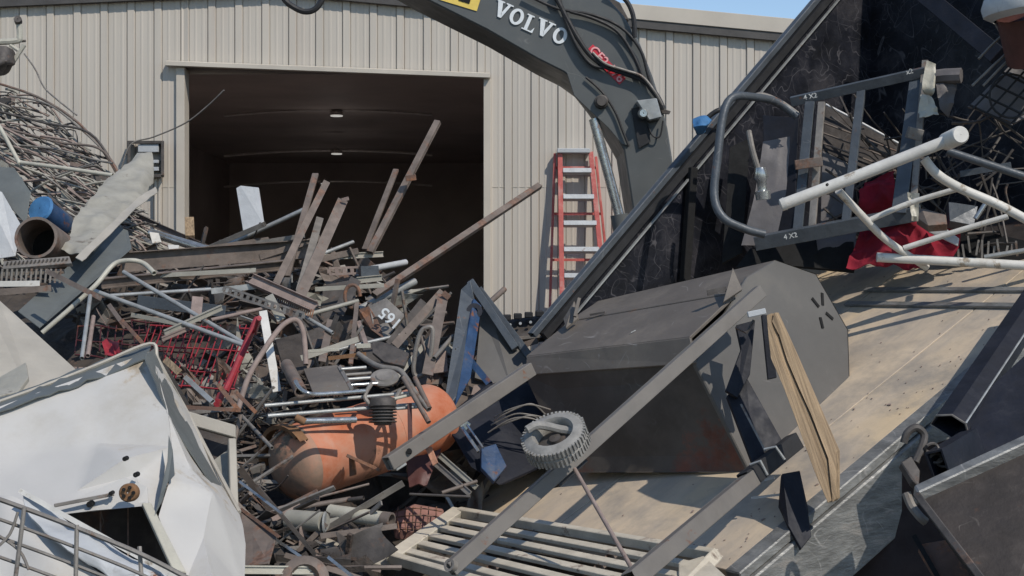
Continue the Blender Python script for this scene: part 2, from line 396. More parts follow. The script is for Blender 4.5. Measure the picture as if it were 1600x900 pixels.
# door surround
mb = MB(); x0, x1 = W(262, 0).x, W(766, 0).x
mb.add([(x0, WY-.12, hz(x0)-.02), (x1, WY-.12, hz(x1)-.02), (x1, WY-.12, hz(x1)+.03), (x0, WY-.12, hz(x0)+.03),
        (x0, WY-.03, hz(x0)-.02), (x1, WY-.03, hz(x1)-.02), (x1, WY-.03, hz(x1)+.05), (x0, WY-.03, hz(x0)+.05)],
       [[0, 1, 2, 3], [4, 7, 6, 5], [0, 4, 5, 1], [3, 2, 6, 7], [0, 3, 7, 4], [1, 5, 6, 2]])
make('door_header', mb, mTrim, bld, .003)
for x0, x1 in ((dl-.075, dl+.02), (dr-.02, dr+.06)):
    mb = MB(); mb.box(x0, x1, WY-.05, WY+.18, 0, hz((x0+x1)/2)-.025); make('door_jamb', mb, mTrim, bld, .003)
# interior
IL, IR, IB = -6.0, 3.0, WY+14
mb = MB(); mb.add([(IL, WY+.2, .02), (IR, WY+.2, .02), (IR, IB, .02), (IL, IB, .02)], [[0, 1, 2, 3]]); make('interior_floor', mb, mInside, bld)
mb = MB(); mb.box(IL, IR, IB, IB+.1, 0, 5.05); mb.box(IL-.1, IL, WY+.2, IB, 0, 5.05); mb.box(IR, IR+.1, WY+.2, IB, 0, 5.05)
mb.box(IL, dl-.08, WY+.19, WY+.22, 0, 5.05); mb.box(dr+.07, IR, WY+.19, WY+.22, 0, 5.05); mb.box(dl-.08, dr+.07, WY+.19, WY+.22, 4.85, 5.05)
make('interior_wall', mb, mInside, bld)
mb = MB(); mb.box(IL, IR, WY+.2, IB, 5.05, 5.055); make('ceiling', mb, mInside, bld)
for yy, py, brt in ((WY+5, 172, .1), (WY+8, 235, 1), (WY+11, 283, .6)):
    pts = [P(800+(px-800), py+((px-520)/170)**2*9, yy) for px in range(350, 700, 25)]
    mb = MB(); mb.tube(catmull(pts, 3), .022, 6); make('arch_rib', mb, mFrame, bld)
mLamp = bpy.data.materials.new('lamp_glow'); mLamp.use_nodes = True
e = mLamp.node_tree.nodes['Principled BSDF']; e.inputs['Emission Color'].default_value = (1, .98, .92, 1); e.inputs['Emission Strength'].default_value = .35; e.inputs['Base Color'].default_value = (.6, .6, .6, 1)
for px, py, yy, w in ((526, 177, WY+5, .20), (526, 237, WY+8, .20), (508, 284, WY+11, .18)):
    c = P(px, py, yy); mb = MB(); mb.lathe(c-Vector((0, 0, .03)), (0, 0, 1), [(0, .01), (0, w*.5), (.05, w*.45), (.09, w*.12), (.10, .01)], 14); sh = make('pendant_lamp', mb, mFrame, bld)
    mb = MB(); mb.lathe(c-Vector((0, 0, .045)), (0, 0, 1), [(0, .005), (0, w*.46), (.012, w*.46)], 14); make('lamp_glass', mb, mLamp, sh)
    pl = bpy.data.lights.new('pendant_light', 'POINT'); pl.energy = 1.4; pl.color = (1, .93, .88); pl.shadow_soft_size = .1; po = bpy.data.objects.new('pendant_light', pl); scn.collection.objects.link(po); po.location = c-Vector((0, 0, .7))

# ------------------------------------------------------------------ excavator (boom on this side of the wall)
EX = 11.6
ex = thing('excavator', 'dark grey excavator boom arching in front of the doorway with white and red lettering', 'excavator', (1.9, EX+1.2, 0))
def Bm(px, py, dd=0.0): return P(px, py, EX)+Vector((0, dd, 0))
TH = .85
face_out = [(560, -60), (700, -60), (800, -55), (880, -35), (945, -8), (975, 25), (1000, 68), (1020, 120), (1034, 165), (1043, 200), (1050, 245), (1062, 330), (1075, 440), (1080, 470), (1040, 470)]
face_in = [(1000, 400), (985, 300), (975, 235), (950, 190), (925, 155), (905, 130), (880, 112), (840, 92), (760, 46), (700, 16), (640, -14)]
poly = [Bm(*p) for p in face_out+face_in]
mb = MB(); mb.prism(poly[::-1], (0, TH, 0))
make('boom', mb, mBoom, ex, .012)
# weld seam / edge flange along the inner curve, hinge plate, boss
mb = MB(); mb.prism([Bm(*p, -.022) for p in [(885, 113), (905, 118), (935, 140), (955, 168), (975, 205), (983, 228), (972, 226), (950, 200), (920, 172), (897, 150)]][::-1], (0, .02, 0)); make('gusset_plate', mb, mBoom, ex, .003)
mb = MB(); mb.lathe(Bm(939, 160, -.10), (0, 1, 0), [(0, .002), (0, .04), (.03, .045), (.035, .055), (.11, .06)], 18); make('pivot_boss', mb, mSteelDk, ex)
# lift cylinder
mb = MB(); mb.tube([Bm(928, 185, .03), Bm(972, 350, .03)], .042, 14); rod = make('cylinder_rod', mb, mChrome, ex)
mb = MB(); mb.tube([Bm(968, 335, .03), Bm(985, 430, .03)], .075, 14); make('cylinder_barrel', mb, mBoom, ex)
# arm cylinder on top
mb = MB(); mb.tube([Bm(800, -30, .25), Bm(925, 8, .25)], .05, 14); make('cylinder_rod', mb, mChrome, ex)
mb = MB(); mb.lathe(Bm(905, 0, .25), (Bm(960, 18)-Bm(905, 0)), [(0, .01), (0, .075), (.08, .085), (.09, .06), (.18, .06), (.19, .08), (.27, .07), (.27, .01)], 16); make('cylinder_end', mb, mSteelBr, ex)
mb = MB(); mb.prism([Bm(935, -20, .1), Bm(970, 0, .1), Bm(985, 28, .1), Bm(950, 22, .1)][::-1], (0, .35, 0)); make('cylinder_lug', mb, mSteelDk, ex, .005)
# hoses
def hose(px, r=.019, m=mBlack, dd=-.05, par=ex, name='hose'):
    mb = MB(); mb.tube(catmull([Bm(*q[:2], q[2] if len(q) > 2 else dd) for q in px], 6), r, 8); return make(name, mb, m, par)
hose([(865, -10), (885, 30), (905, 65), (922, 88), (945, 105), (975, 116), (1005, 128), (1025, 150), (1036, 172)], .021)
hose([(872, -10), (878, 18), (892, 55), (908, 85), (925, 103), (944, 108)], .015)
hose([(890, 20), (930, 32), (965, 52), (990, 90), (1008, 130), (1030, 160)], .014)
hose([(820, -8), (870, 15), (925, 25), (970, 45), (1000, 80), (1012, 120), (1022, 150)], .013)
hose([(925, 84, -.07), (945, 102, -.08), (975, 112, -.08), (1002, 122, -.08), (1022, 146, -.08), (1034, 166, -.06)], .011, mSteelGy)
hose([(950, -15), (975, 0), (988, 25), (991, 60)], .02)
hose([(915, 122), (940, 145), (960, 175), (972, 205), (982, 230)], .010)
hose([(438, -12), (450, 5), (475, 18), (495, 12), (508, -12)], .025, mBlack, 0)
hose([(1010, 190), (1018, 212), (1030, 214), (1035, 190)], .007)
mb = MB(); mb.plate([Bm(986, 170, -.03), Bm(1008, 166, -.03), Bm(1016, 222, -.03), Bm(998, 232, -.03)], .02); make('lamp_bracket', mb, mBlack, ex)
mb = MB(); mb.prism([Bm(992, 160, -.12), Bm(1024, 156, -.12), Bm(1032, 186, -.12), Bm(1012, 191, -.12)][::-1], (0, .12, 0)); make('lamp_housing', mb, mGalv, ex, .008)
mb = MB(); mb.lathe(Bm(1003, 180, -.14), (0, 1, 0), [(0, .005), (0, .03), (.03, .045), (.04, .045)], 14); make('work_lamp', mb, mChrome, ex)
mb = MB(); mb.plate([Bm(1018, 165, -.01), Bm(1048, 174, -.01), Bm(1046, 178, -.01), Bm(1020, 176, -.01)], .05); make('hose_clamp', mb, mSteelDk, ex)
# machine body and tracks behind the trailer
mb = MB(); mb.box(1.45, 4.3, EX+.2, EX+2.6, 1.0, 2.35); make('body', mb, mBoom, ex, .05)
mb = MB(); mb.box(1.6, 4.4, EX+.1, EX+.7, 0, .85); make('track', mb, mSteelDk, ex, .2)
mb = MB(); mb.box(1.6, 4.4, EX+2.2, EX+2.8, 0, .85); make('track', mb, mSteelDk, ex, .2)
mb = MB(); mb.box(2.2, 3.6, EX+.8, EX+2.1, .6, 1.0); make('turntable', mb, mSteelDk, ex)

# lettering on the boom: local frame, units = photo pixels on the boom's face
def frame(cx, cy, ang, d, dd):
    o = P(cx, cy, d)+Vector((0, dd, 0)); k = d/F; a = R(ang)
    xd = Vector((math.cos(a), 0, -math.sin(a)))*k; yd = Vector((math.sin(a), 0, math.cos(a)))*k
    return o, xd, yd
def letterV(mb, fr, w, h):
    o, x, y = fr; q = lambda a, b: o+x*a*w+y*b*h
    def pl(ps): mb.prism([q(*p) for p in ps][::-1], (0, .006, 0))
    pl([(-.42, .44), (-.12, .44), (.10, -.5), (-.10, -.5)]); pl([(.10, -.5), (.0, -.2), (.2, .44), (.36, .44)])
    pl([(-.52, .44), (-.52, .52), (-.02, .52), (-.02, .44)]); pl([(.08, .44), (.08, .52), (.5, .52), (.5, .44)])
def letterO(mb, fr, w, h):
    o, x, y = fr; N = 24; vs = []; fs = []
    for k in range(N):
        a = 2*math.pi*k/N; c, s_ = math.cos(a), math.sin(a)
        vs += [o+x*c*w*.5+y*s_*h*.52, o+x*c*w*.24+y*s_*h*.36]
    for k in range(N):
        j = (k+1) % N; fs.append([2*k, 2*k+1, 2*j+1, 2*j])
    off = len(vs); vs += [v+Vector((0, .006, 0)) for v in vs]; fs2 = [[2*k, 2*((k+1) % N), off+2*((k+1) % N), off+2*k] for k in range(N)]
    mb.add(vs, [f[::1] for f in fs]+fs2)
def letterL(mb, fr, w, h):
    o, x, y = fr; q = lambda a, b: o+x*a*w+y*b*h
    def pl(ps): mb.prism([q(*p) for p in ps][::-1], (0, .006, 0))
    pl([(-.3, -.42), (-.3, .44), (-.02, .44), (-.02, -.42)]); pl([(-.46, .44), (-.46, .52), (.14, .52), (.14, .44)])
    pl([(-.46, -.5), (-.46, -.42), (.46, -.42), (.46, -.5)]); pl([(.28, -.42), (.46, -.12), (.46, -.42)])
mb = MB(); ang = 24
for fn, cx, cy, w in ((letterV, 785, 16, 28), (letterO, 807.5, 26.5, 22), (letterL, 828, 37, 20), (letterV, 851, 45, 28), (letterO, 875, 56, 22)):
    fn(mb, frame(cx, cy, ang, EX, -.012), w, 25)
make('lettering', mb, mDecalW, ex)
def text_mesh(s, fr, size, depth=.004):
    cu = bpy.data.curves.new('t', 'FONT'); cu.body = s; cu.align_x = 'CENTER'; cu.align_y = 'CENTER'; cu.size = 1.35; cu.extrude = .02; cu.offset = .02
    to = bpy.data.objects.new('t', cu); scn.collection.objects.link(to)
    bpy.context.view_layer.update(); me = to.evaluated_get(bpy.context.evaluated_depsgraph_get()).to_mesh()
    o, x, y = fr; nrm = x.cross(y).normalized(); mb = MB()
    mb.add([o+x*v.co.x*size+y*v.co.y*size+nrm*v.co.z*.15*1 for v in me.vertices], [list(p.vertices) for p in me.polygons])
    bpy.data.objects.remove(to); bpy.data.curves.remove(cu); return mb
def quad(cx, cy, ang, d, dd, w, h, th=.004):
    o, x, y = frame(cx, cy, ang, d, dd); mb = MB()
    mb.plate([o-x*w/2-y*h/2, o+x*w/2-y*h/2, o+x*w/2+y*h/2, o-x*w/2+y*h/2], th); return mb
make('number_decal', quad(947, 101, 46, EX, -.008, 74, 14), mDecalR, ex)
make('number', text_mesh('CF2 176', frame(948, 101, 46, EX, -.014), 15), mPink, ex)
make('warning_decal', quad(718, 0, 17, EX, -.008, 62, 18), mYellow, ex)
mb = MB(); mb.v = []; 
for cx, w in ((704, 14), (726, 18)):
    q = quad(cx, (cx-718)*.3-2, 17, EX, -.013, w, 7); mb.add(q.v, q.f)
make('decal_symbol', mb, mHole, ex)
# ------------------------------------------------------------------ dump trailer
zt = 1.1
dA, dB = (H-zt)*F/340, (H-zt)*F/440
A = P(720, 790, dA); B = P(1135, 890, dB)
u = (B-A).normalized(); wid = (B-A).length
dh = Vector((-u.y, u.x, 0)); TI = R(27); dd = (dh*math.cos(TI)+Vector((0, 0, math.sin(TI)))).normalized(); nn = u.cross(dd).normalized()
if nn.z < 0: nn = -nn
def TR(s, w, h=0.0): return A+dd*s+u*w+nn*h
def bedpx(px, py, h=0.0): return onplane(px, py, A+nn*h, nn)
tr = thing('dump_trailer', 'black tipped dump trailer with a dusty tan bed, heaped with scrap', 'trailer', (A.x+1.5, A.y+.3, 0))
def floormat():
    m = MAT('dusty_bed', (.56, .45, .32), .75, 0, .10, scale=4, bump=.15); nt = m.node_tree; N = nt.nodes; L = nt.links; b = N['Principled BSDF']
    old = b.inputs['Base Color'].links[0].from_socket
    tc = N.new('ShaderNodeTexCoord')
    def dot(v):
        x = N.new('ShaderNodeVectorMath'); x.operation = 'DOT_PRODUCT'; L.new(tc.outputs['Object'], x.inputs[0]); x.inputs[1].default_value = v; return x.outputs['Value']
    cb = N.new('ShaderNodeCombineXYZ'); L.new(dot(tuple(dd*.55)), cb.inputs[0]); L.new(dot(tuple(u*1.9)), cb.inputs[1])
    n1 = N.new('ShaderNodeTexNoise'); n1.inputs['Scale'].default_value = 1.3; n1.inputs['Detail'].default_value = 7; n1.inputs['Roughness'].default_value = .62; L.new(cb.outputs[0], n1.inputs[0])
    r = N.new('ShaderNodeMapRange'); L.new(n1.outputs[0], r.inputs[0]); r.inputs[1].default_value = .44; r.inputs[2].default_value = .60
    x = N.new('ShaderNodeMix'); x.data_type = 'RGBA'; L.new(r.outputs[0], x.inputs['Factor']); L.new(old, x.inputs['A']); x.inputs['B'].default_value = (.42, .355, .28, 1)
    cb2 = N.new('ShaderNodeCombineXYZ'); L.new(dot(tuple(dd*.9)), cb2.inputs[0]); L.new(dot(tuple(u*9)), cb2.inputs[1])
    n2 = N.new('ShaderNodeTexNoise'); n2.inputs['Scale'].default_value = 2.2; n2.inputs['Detail'].default_value = 6; L.new(cb2.outputs[0], n2.inputs[0])
    r2 = N.new('ShaderNodeMapRange'); L.new(n2.outputs[0], r2.inputs[0]); r2.inputs[1].default_value = .54; r2.inputs[2].default_value = .72; r2.inputs[4].default_value = .22
    x2 = N.new('ShaderNodeMix'); x2.data_type = 'RGBA'; L.new(r2.outputs[0], x2.inputs['Factor']); L.new(x.outputs['Result'], x2.inputs['A']); x2.inputs['B'].default_value = (.27, .25, .22, 1)
    n3 = N.new('ShaderNodeTexNoise'); n3.inputs['Scale'].default_value = .9; n3.inputs['Detail'].default_value = 3; L.new(cb.outputs[0], n3.inputs[0])
    r3 = N.new('ShaderNodeMapRange'); L.new(n3.outputs[0], r3.inputs[0]); r3.inputs[1].default_value = .5; r3.inputs[2].default_value = .62; r3.inputs[4].default_value = .6
    x3 = N.new('ShaderNodeMix'); x3.data_type = 'RGBA'; L.new(r3.outputs[0], x3.inputs['Factor']); L.new(x2.outputs['Result'], x3.inputs['A']); x3.inputs['B'].default_value = (.62, .47, .28, 1)
    n4 = N.new('ShaderNodeTexNoise'); n4.inputs['Scale'].default_value = 2.2; n4.inputs['Detail'].default_value = 9; n4.inputs['Roughness'].default_value = .7; L.new(tc.outputs['Object'], n4.inputs[0])
    r4 = N.new('ShaderNodeMapRange'); L.new(n4.outputs[0], r4.inputs[0]); r4.inputs[1].default_value = .45; r4.inputs[2].default_value = .66; r4.inputs[4].default_value = .75
    x4 = N.new('ShaderNodeMix'); x4.data_type = 'RGBA'; L.new(r4.outputs[0], x4.inputs['Factor']); L.new(x3.outputs['Result'], x4.inputs['A']); x4.inputs['B'].default_value = (.25, .228, .20, 1)
    L.new(x4.outputs['Result'], b.inputs['Base Color']); return m
mBed = floormat()
SL = 3.25; rnd0 = random.Random(5)
cuts = [0, .41, .82, 1.0]
for a, b_ in zip(cuts, cuts[1:]):
    mb = MB(); w0, w1 = a*wid+.004, b_*wid-.004
    mb.prism([TR(0, w0), TR(0, w1), TR(SL, w1), TR(SL, w0)][::-1], -nn*.05)
    make('bed_panel', mb, mBed, tr, .003)
mb = MB(); mb.prism([TR(SL+.01, 0, -.02), TR(SL+.01, wid, -.02), TR(SL+1.2, wid, -.02), TR(SL+1.2, 0, -.02)][::-1], -nn*.05); make('front_floor', mb, mBinRust, tr)
mb = MB()
for _ in range(150):
    s_, w_ = rnd0.uniform(.02, 3.1), rnd0.uniform(.05, wid-.03)
    if rnd0.random() < .5: w_ = wid-abs(rnd0.gauss(0, .22))-.02
    c = TR(s_, max(.05, w_), .003); a = rnd0.uniform(.003, .006)*(2.2 if rnd0.random() < .08 else 1); th_ = rnd0.random()*6.28; e1 = dd*math.cos(th_)+u*math.sin(th_); e2 = e1.cross(nn)
    mb.prism([c-e1*a-e2*a*.4, c+e1*a-e2*a*.5, c+e1*a*.7+e2*a*.6, c-e1*a*.6+e2*a*.5], nn*rnd0.uniform(.001, .004))
bed_crumbs = mb
# seams / raised strips across the bed near its head
for s_, h in ((2.62, .012), (2.82, .01)):
    mb = MB(); mb.boxbar(TR(s_, .9, h), TR(s_, wid-.02, h), .045, .018, facing=-nn); make('cross_strip', mb, mRailG, tr, .002)
# side rail (near side)
mb = MB(); w0 = wid+.012
mb.prism([TR(-.02, w0, .015), TR(3.9, w0, .015), TR(3.9, w0+.10, .015), TR(-.02, w0+.10, .015)][::-1], -nn*.05); make('rail_cap', mb, mRailG, tr, .006)
mb = MB(); mb.prism([TR(-.02, w0+.03, -.04), TR(-.02, w0+.03, -.40), TR(3.9, w0+.03, -.40), TR(3.9, w0+.03, -.04)], u*.09); make('side_rail', mb, mRailG, tr, .008)
mb = MB(); mb.prism([TR(0, 0.02, -.07), TR(0, wid, -.07), TR(0, wid, -.33), TR(0, .02, -.33)], dd*.10); make('tail_beam', mb, mSteelDk, tr, .006)
for wv in (.35, wid-.45):
    mb = MB(); mb.prism([TR(.1, wv, -.06), TR(4.3, wv, -.06), TR(4.3, wv, -.32), TR(.1, wv, -.32)], u*.12); make('chassis_beam', mb, mSteelDk, tr)
mb = MB(); c0 = TR(.3, 0, -.3)
for wv in (.3, wid-.5):
    p0 = TR(1.0, wv, -.3); q0 = p0+dh*3.8; p0.z = .72; q0.z = .72; mb.boxbar(p0, q0, .16, .12, facing=(0, 0, 1))
for ss in (.2, 2.0, 3.6):
    p0 = TR(1.0, .3, 0)+dh*ss; q0 = TR(1.0, wid-.4, 0)+dh*ss; p0.z = q0.z = .72; mb.boxbar(p0, q0, .12, .12, facing=(0, 0, 1))
make('lower_chassis', mb, mBinRust, tr)
for ss in (1.2, 2.1):
    for wv, sg in ((.15, 1), (wid-.35, 1)):
        c = TR(1.0, wv, 0)+dh*(ss+.9); c.z = .38
        mb = MB(); mb.lathe(c, u, [(0, .20), (0, .33), (.03, .38), (.19, .38), (.22, .33), (.22, .20)], 26, closed=True); t_ = make('wheel', mb, mBlack, tr)
        mb = MB(); mb.lathe(c, u, [(.05, .02), (.05, .2), (.17, .2), (.17, .02)], 18); make('rim', mb, mSteelGy, t_)
mb = MB(); p0 = TR(1.3, wid/2, -.3); q0 = TR(1.3, wid/2, 0)+dh*2.2; q0.z = .75; mb.tube([TR(3.2, wid/2, -.3), q0], .08, 12); make('lift_ram', mb, mSteelDk, tr)
# tail posts to the ground
for wv in (.15, wid-.25):
    p0 = TR(.25, wv, -.33); mb = MB(); mb.boxbar(p0, Vector((p0.x, p0.y, 0)), .1, .1); make('stand', mb, mSteelDk, tr)
# far side wall on the plane through A with normal u
def FW(px, py, off=0.0): return onplane(px, py, A+u*off, u)
r0, r1 = FW(868, 480), FW(1275, 0); rd = (r1-r0).normalized(); r2 = r0+rd*4.45
mb = MB(); mb.prism([TR(-.1, 0, -.05), TR(4.4, 0, -.05), r2+Vector((.0, .0, -.08)), r0-rd*.05+Vector((.05, .03, -.04))], -u*.03); make('side_wall', mb, mScr, tr)
mb = MB(); mb.boxtube(r0-rd*.25, r2, .038, .06, .006, facing=-u); make('top_rail', mb, mSlate, tr, .003)
dn = (rd.cross(u)).normalized()
if dn.z > 0: dn = -dn
mb = MB(); mb.boxbar(r0+dn*.115+u*.045-rd*.1, r2+dn*.115+u*.045, .010, .02, facing=-u); make('inner_rail', mb, mGalv, tr)
mb = MB(); mb.boxbar(r0+dn*.055+u*.02-rd*.2, r2+dn*.055+u*.02, .05, .05, facing=-u); make('lower_rail', mb, mBlack, tr)
for px, py0, py1, w in ((1082, 262, 440, .06),):
    mb = MB(); mb.boxbar(FW(px, py0, .05), FW(px-12, py1, .05), w, .05, facing=-u); make('wall_post', mb, mHole, tr, .004)
mb = MB(); mb.boxbar(FW(1392, -60, .06), FW(1388, 112, .06), .09, .08, facing=-u); make('wall_post', mb, mHole, tr, .004)
mb = MB(); mb.boxbar(FW(1450, -10, .06), FW(1398, 110, .06), .10, .06, facing=-u); make('wall_brace', mb, mHole, tr, .004)
# bulkhead at the head of the bed
bh = TR(3.95, 0, -.1)
mb = MB(); mb.prism([bh, bh+u*(wid+1.2), bh+u*(wid+1.2)+Vector((0, 0, 3.0)), bh+Vector((0, 0, 3.0))], dh*.06); make('bulkhead', mb, mScr, tr)
mb = MB(); q = lambda px, py, d=9.5: P(px, py, d)
mb.boxbar(q(1430, -20, 9.85), q(1560, 88, 9.2), .12, .06); make('bulkhead_brace', mb, mNavy, tr, .004)

tag(make('bed_crumbs', bed_crumbs, mRustPk, loc=(0, 0, 0)), 'small rusty crumbs and flakes littered on the tan bed', 'crumbs', kind='stuff')
# ------------------------------------------------------------------ heap body
ZC = [(-6, 3.9), (-4.5, 4.0), (-3.9, 3.55), (-3.3, 2.95), (-2.8, 2.5), (-1.1, 2.35), (-.7, 2.0), (-.3, 1.7), (.3, 1.15), (.9, .5), (1.3, 0), (3, 0)]
YD = sorted((d, H-(py-450)/F*d) for py, d in PY2D)
def heapz(x, y):
    zy = interp(YD, y) if y > YD[0][0] else lerp(.3, YD[0][1], max(0, (y-4.6)/(YD[0][0]-4.6)))
    z = min(zy, interp(ZC, x*11.5/max(y, 6)))-.28
    if y > 13.4: z *= max(0, 1-(y-13.4)/1.6)
    if x*F/y < -900: z *= 1
    pxx = x/y*F+800
    if y < 8.6 and pxx > 540: z = min(z, lerp(1.25, .62, min(1, (pxx-540)/70))+max(0, y-7.9)*.8)
    if x > 0: z = min(z, .9)
    return max(-.1, z)
mb = MB(); NX, NY = 110, 100
for i in range(NX+1):
    for j in range(NY+1):
        x = lerp(-7, 1.3, i/NX); y = lerp(4.6, 15.2, j/NY)
        e_ = min(1, (x+7)/1.2)*min(1, (1.3-x)/.4)
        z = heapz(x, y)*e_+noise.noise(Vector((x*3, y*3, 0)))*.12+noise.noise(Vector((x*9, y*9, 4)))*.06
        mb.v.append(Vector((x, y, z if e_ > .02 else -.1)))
mb.f = [[i*(NY+1)+j, (i+1)*(NY+1)+j, (i+1)*(NY+1)+j+1, i*(NY+1)+j+1] for i in range(NX) for j in range(NY)]; mb.sm = [False]*len(mb.f)
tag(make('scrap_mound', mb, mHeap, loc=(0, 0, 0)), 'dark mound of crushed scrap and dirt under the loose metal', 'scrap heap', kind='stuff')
# loose small scrap nobody could count, by material
rnd = random.Random(3)
def litter(name, label, m, n, region, kinds, size=1.0):
    mb = MB()
    for _ in range(n):
        px = rnd.uniform(region[0], region[2]); py = rnd.uniform(region[1], region[3])
        if (px-570)**2/200**2+(py-712)**2/105**2 < 1 or (px > 575 and py > 765) or (125 < px < 405 and 492 < py < 615 and rnd.random() < .75): continue
        d = D(py)+rnd.uniform(-.02, .2); c = P(px, py, d)
        hz_ = heapz(c.x, c.y)
        if c.z > hz_+.45 or c.z < hz_-.25: c.z = hz_+rnd.uniform(0, .22)
        ax = Vector((rnd.gauss(0, 1), rnd.gauss(0, .2), rnd.gauss(0, .45))).normalized(); k = rnd.choice(kinds)
        if k == 'bar':
            l = rnd.uniform(.08, .35)*size; mb.boxbar(c-ax*l, c+ax*l, rnd.uniform(.008, .03), rnd.uniform(.004, .02), roll=rnd.random()*3)
        elif k == 'tube':
            l = rnd.uniform(.08, .4)*size; mb.tube([c-ax*l, c+ax*l], rnd.uniform(.005, .014), 6)
        elif k == 'wire':
            l = rnd.uniform(.1, .3)*size; pts = [c-ax*l]; 
            for q_ in range(4): pts.append(pts[-1]+ax*l*.5+Vector((rnd.gauss(0, .06), rnd.gauss(0, .06), rnd.gauss(0, .05)))*size)
            mb.tube(catmull(pts, 3), rnd.uniform(.003, .006), 5)
        elif k == 'plate':
            a = rnd.uniform(.03, .12)*size; b2 = Vector((rnd.gauss(0, 1), rnd.gauss(0, 1), rnd.gauss(0, 1))).cross(ax).normalized()*rnd.uniform(.03, .08)*size
            mb.plate([c-ax*a-b2, c+ax*a-b2*rnd.uniform(.4, 1), c+ax*a*rnd.uniform(.5, 1)+b2, c-ax*a+b2*rnd.uniform(.6, 1.1)], .004)
        elif k == 'curve':
            l = rnd.uniform(.08, .28)*size; b2 = Vector((rnd.gauss(0, .5), rnd.gauss(0, .2), rnd.gauss(0, 1))).normalized()*l*rnd.uniform(.2, .9)
            mb.tube(catmull([c-ax*l, c-ax*l*.5+b2*.8, c+ax*l*.4+b2, c+ax*l], 4), rnd.uniform(.006, .015), 6)
        elif k == 'crump':
            a = rnd.uniform(.05, .14)*size; b2 = Vector((rnd.gauss(0, .6), rnd.gauss(0, .5), rnd.gauss(0, 1))).normalized()*rnd.uniform(.04, .10)*size
            j_ = lambda: Vector((rnd.gauss(0, .015), rnd.gauss(0, .03), rnd.gauss(0, .015)))
            mb.patch([[c-ax*a-b2, c-b2+j_(), c+ax*a-b2*rnd.uniform(.3, 1)], [c-ax*a*.9+j_(), c+j_()*1.5, c+ax*a+j_()], [c-ax*a+b2*rnd.uniform(.4, 1), c+b2+j_(), c+ax*a*rnd.uniform(.4, 1)+b2]], 6, 6, .04, 14, .004, rnd.random()*9, smooth=False)
        elif k == 'angle':
            l = rnd.uniform(.08, .3)*size; w = rnd.uniform(.02, .04)
            mb.sweep([(0, 0), (w, 0), (w, .003), (.003, .003), (.003, w), (0, w)], c-ax*l, c+ax*l, roll=rnd.random()*6)
    return tag(make(name, mb, m, loc=(0, 0, 0)), label, 'scrap', kind='stuff')
HR = (120, 385, 760, 900)
LK = ['bar', 'tube', 'plate', 'angle', 'angle', 'bar', 'crump']
litter('loose_scrap', 'small dark steel scraps scattered through the heap', mSteelDk, 230, HR, LK, 1.35)
litter('loose_scrap', 'small grey steel scraps scattered through the heap', mSteelGy, 150, HR, LK, 1.5)
litter('loose_scrap', 'small rusty brown scraps scattered through the heap', mSteelBr, 230, HR, LK, 1.4)
litter('loose_scrap', 'small bright galvanised bits scattered through the heap', mGalv, 40, HR, ['bar', 'tube', 'plate'], .7)
litter('loose_scrap', 'pinkish brown flakes and bits scattered in the heap', mRustPk, 60, HR, ['plate', 'bar'], .9)
litter('torn_sheets', 'torn and buckled brown sheet offcuts lying between the bars of the heap', mSteelBr, 20, (170, 420, 720, 640), ['crump'], 2.2)
litter('torn_sheets', 'torn dusty pale sheet offcuts lying in the heap', mPale if 0 else mBeigeDk, 16, (230, 420, 720, 640), ['crump'], 1.9)
litter('wire_tangle', 'black wire snarl between the white sheet and the orange tank', mSteelDk, 240, (372, 560, 425, 790), ['wire'], .5)
litter('wire_tangle', 'grey wire tangle on the slope below the tank', mSteelGy, 150, (620, 720, 750, 790), ['wire'], .4)
litter('fine_debris', 'fine dark crumbs and flakes lying all over the heap', mHeap, 900, HR, ['plate', 'bar'], .45)
# left upper slope of rods and wire
mbs = [MB(), MB(), MB(), MB()]
for k in range(520):
    px = rnd.uniform(-60, 215); top = interp([(-60, 110), (0, 135), (75, 160), (120, 205), (170, 275), (215, 350)], px)
    py = rnd.uniform(top+4, 400); d = D(py)-rnd.uniform(0, .25); c = P(px, py, d)
    ax = Vector((1, rnd.gauss(0, .4), rnd.gauss(-.42, .32))).normalized(); l = rnd.uniform(.08, .5)*min(1, (py-top)/80+.25)
    pts = [c-ax*l, c+Vector((rnd.gauss(0, .03), 0, rnd.gauss(.02, .03))), c+ax*l+Vector((0, 0, rnd.gauss(-.04, .05)))]
    m_ = mbs[k % 4]
    if k % 9 == 0:
        a = rnd.uniform(.04, .13); m_.plate([c-ax*a, c+ax*a+Vector((0, 0, .02)), c+ax*a-Vector((0, .01, .06)), c-ax*a-Vector((0, 0, .07))], .004)
    else: m_.tube(catmull(pts, 3), rnd.uniform(.005, .013), 5)
for m_, ma, lb in zip(mbs, (mSteelDk, mSteelGy, mRustPk, mBeigeDk), ('dark', 'grey', 'reddish brown', 'pale')):
    tag(make('rod_tangle', m_, ma, loc=(0, 0, 0)), f'{lb} wires and rods matted together on the upper left slope', 'scrap', kind='stuff')

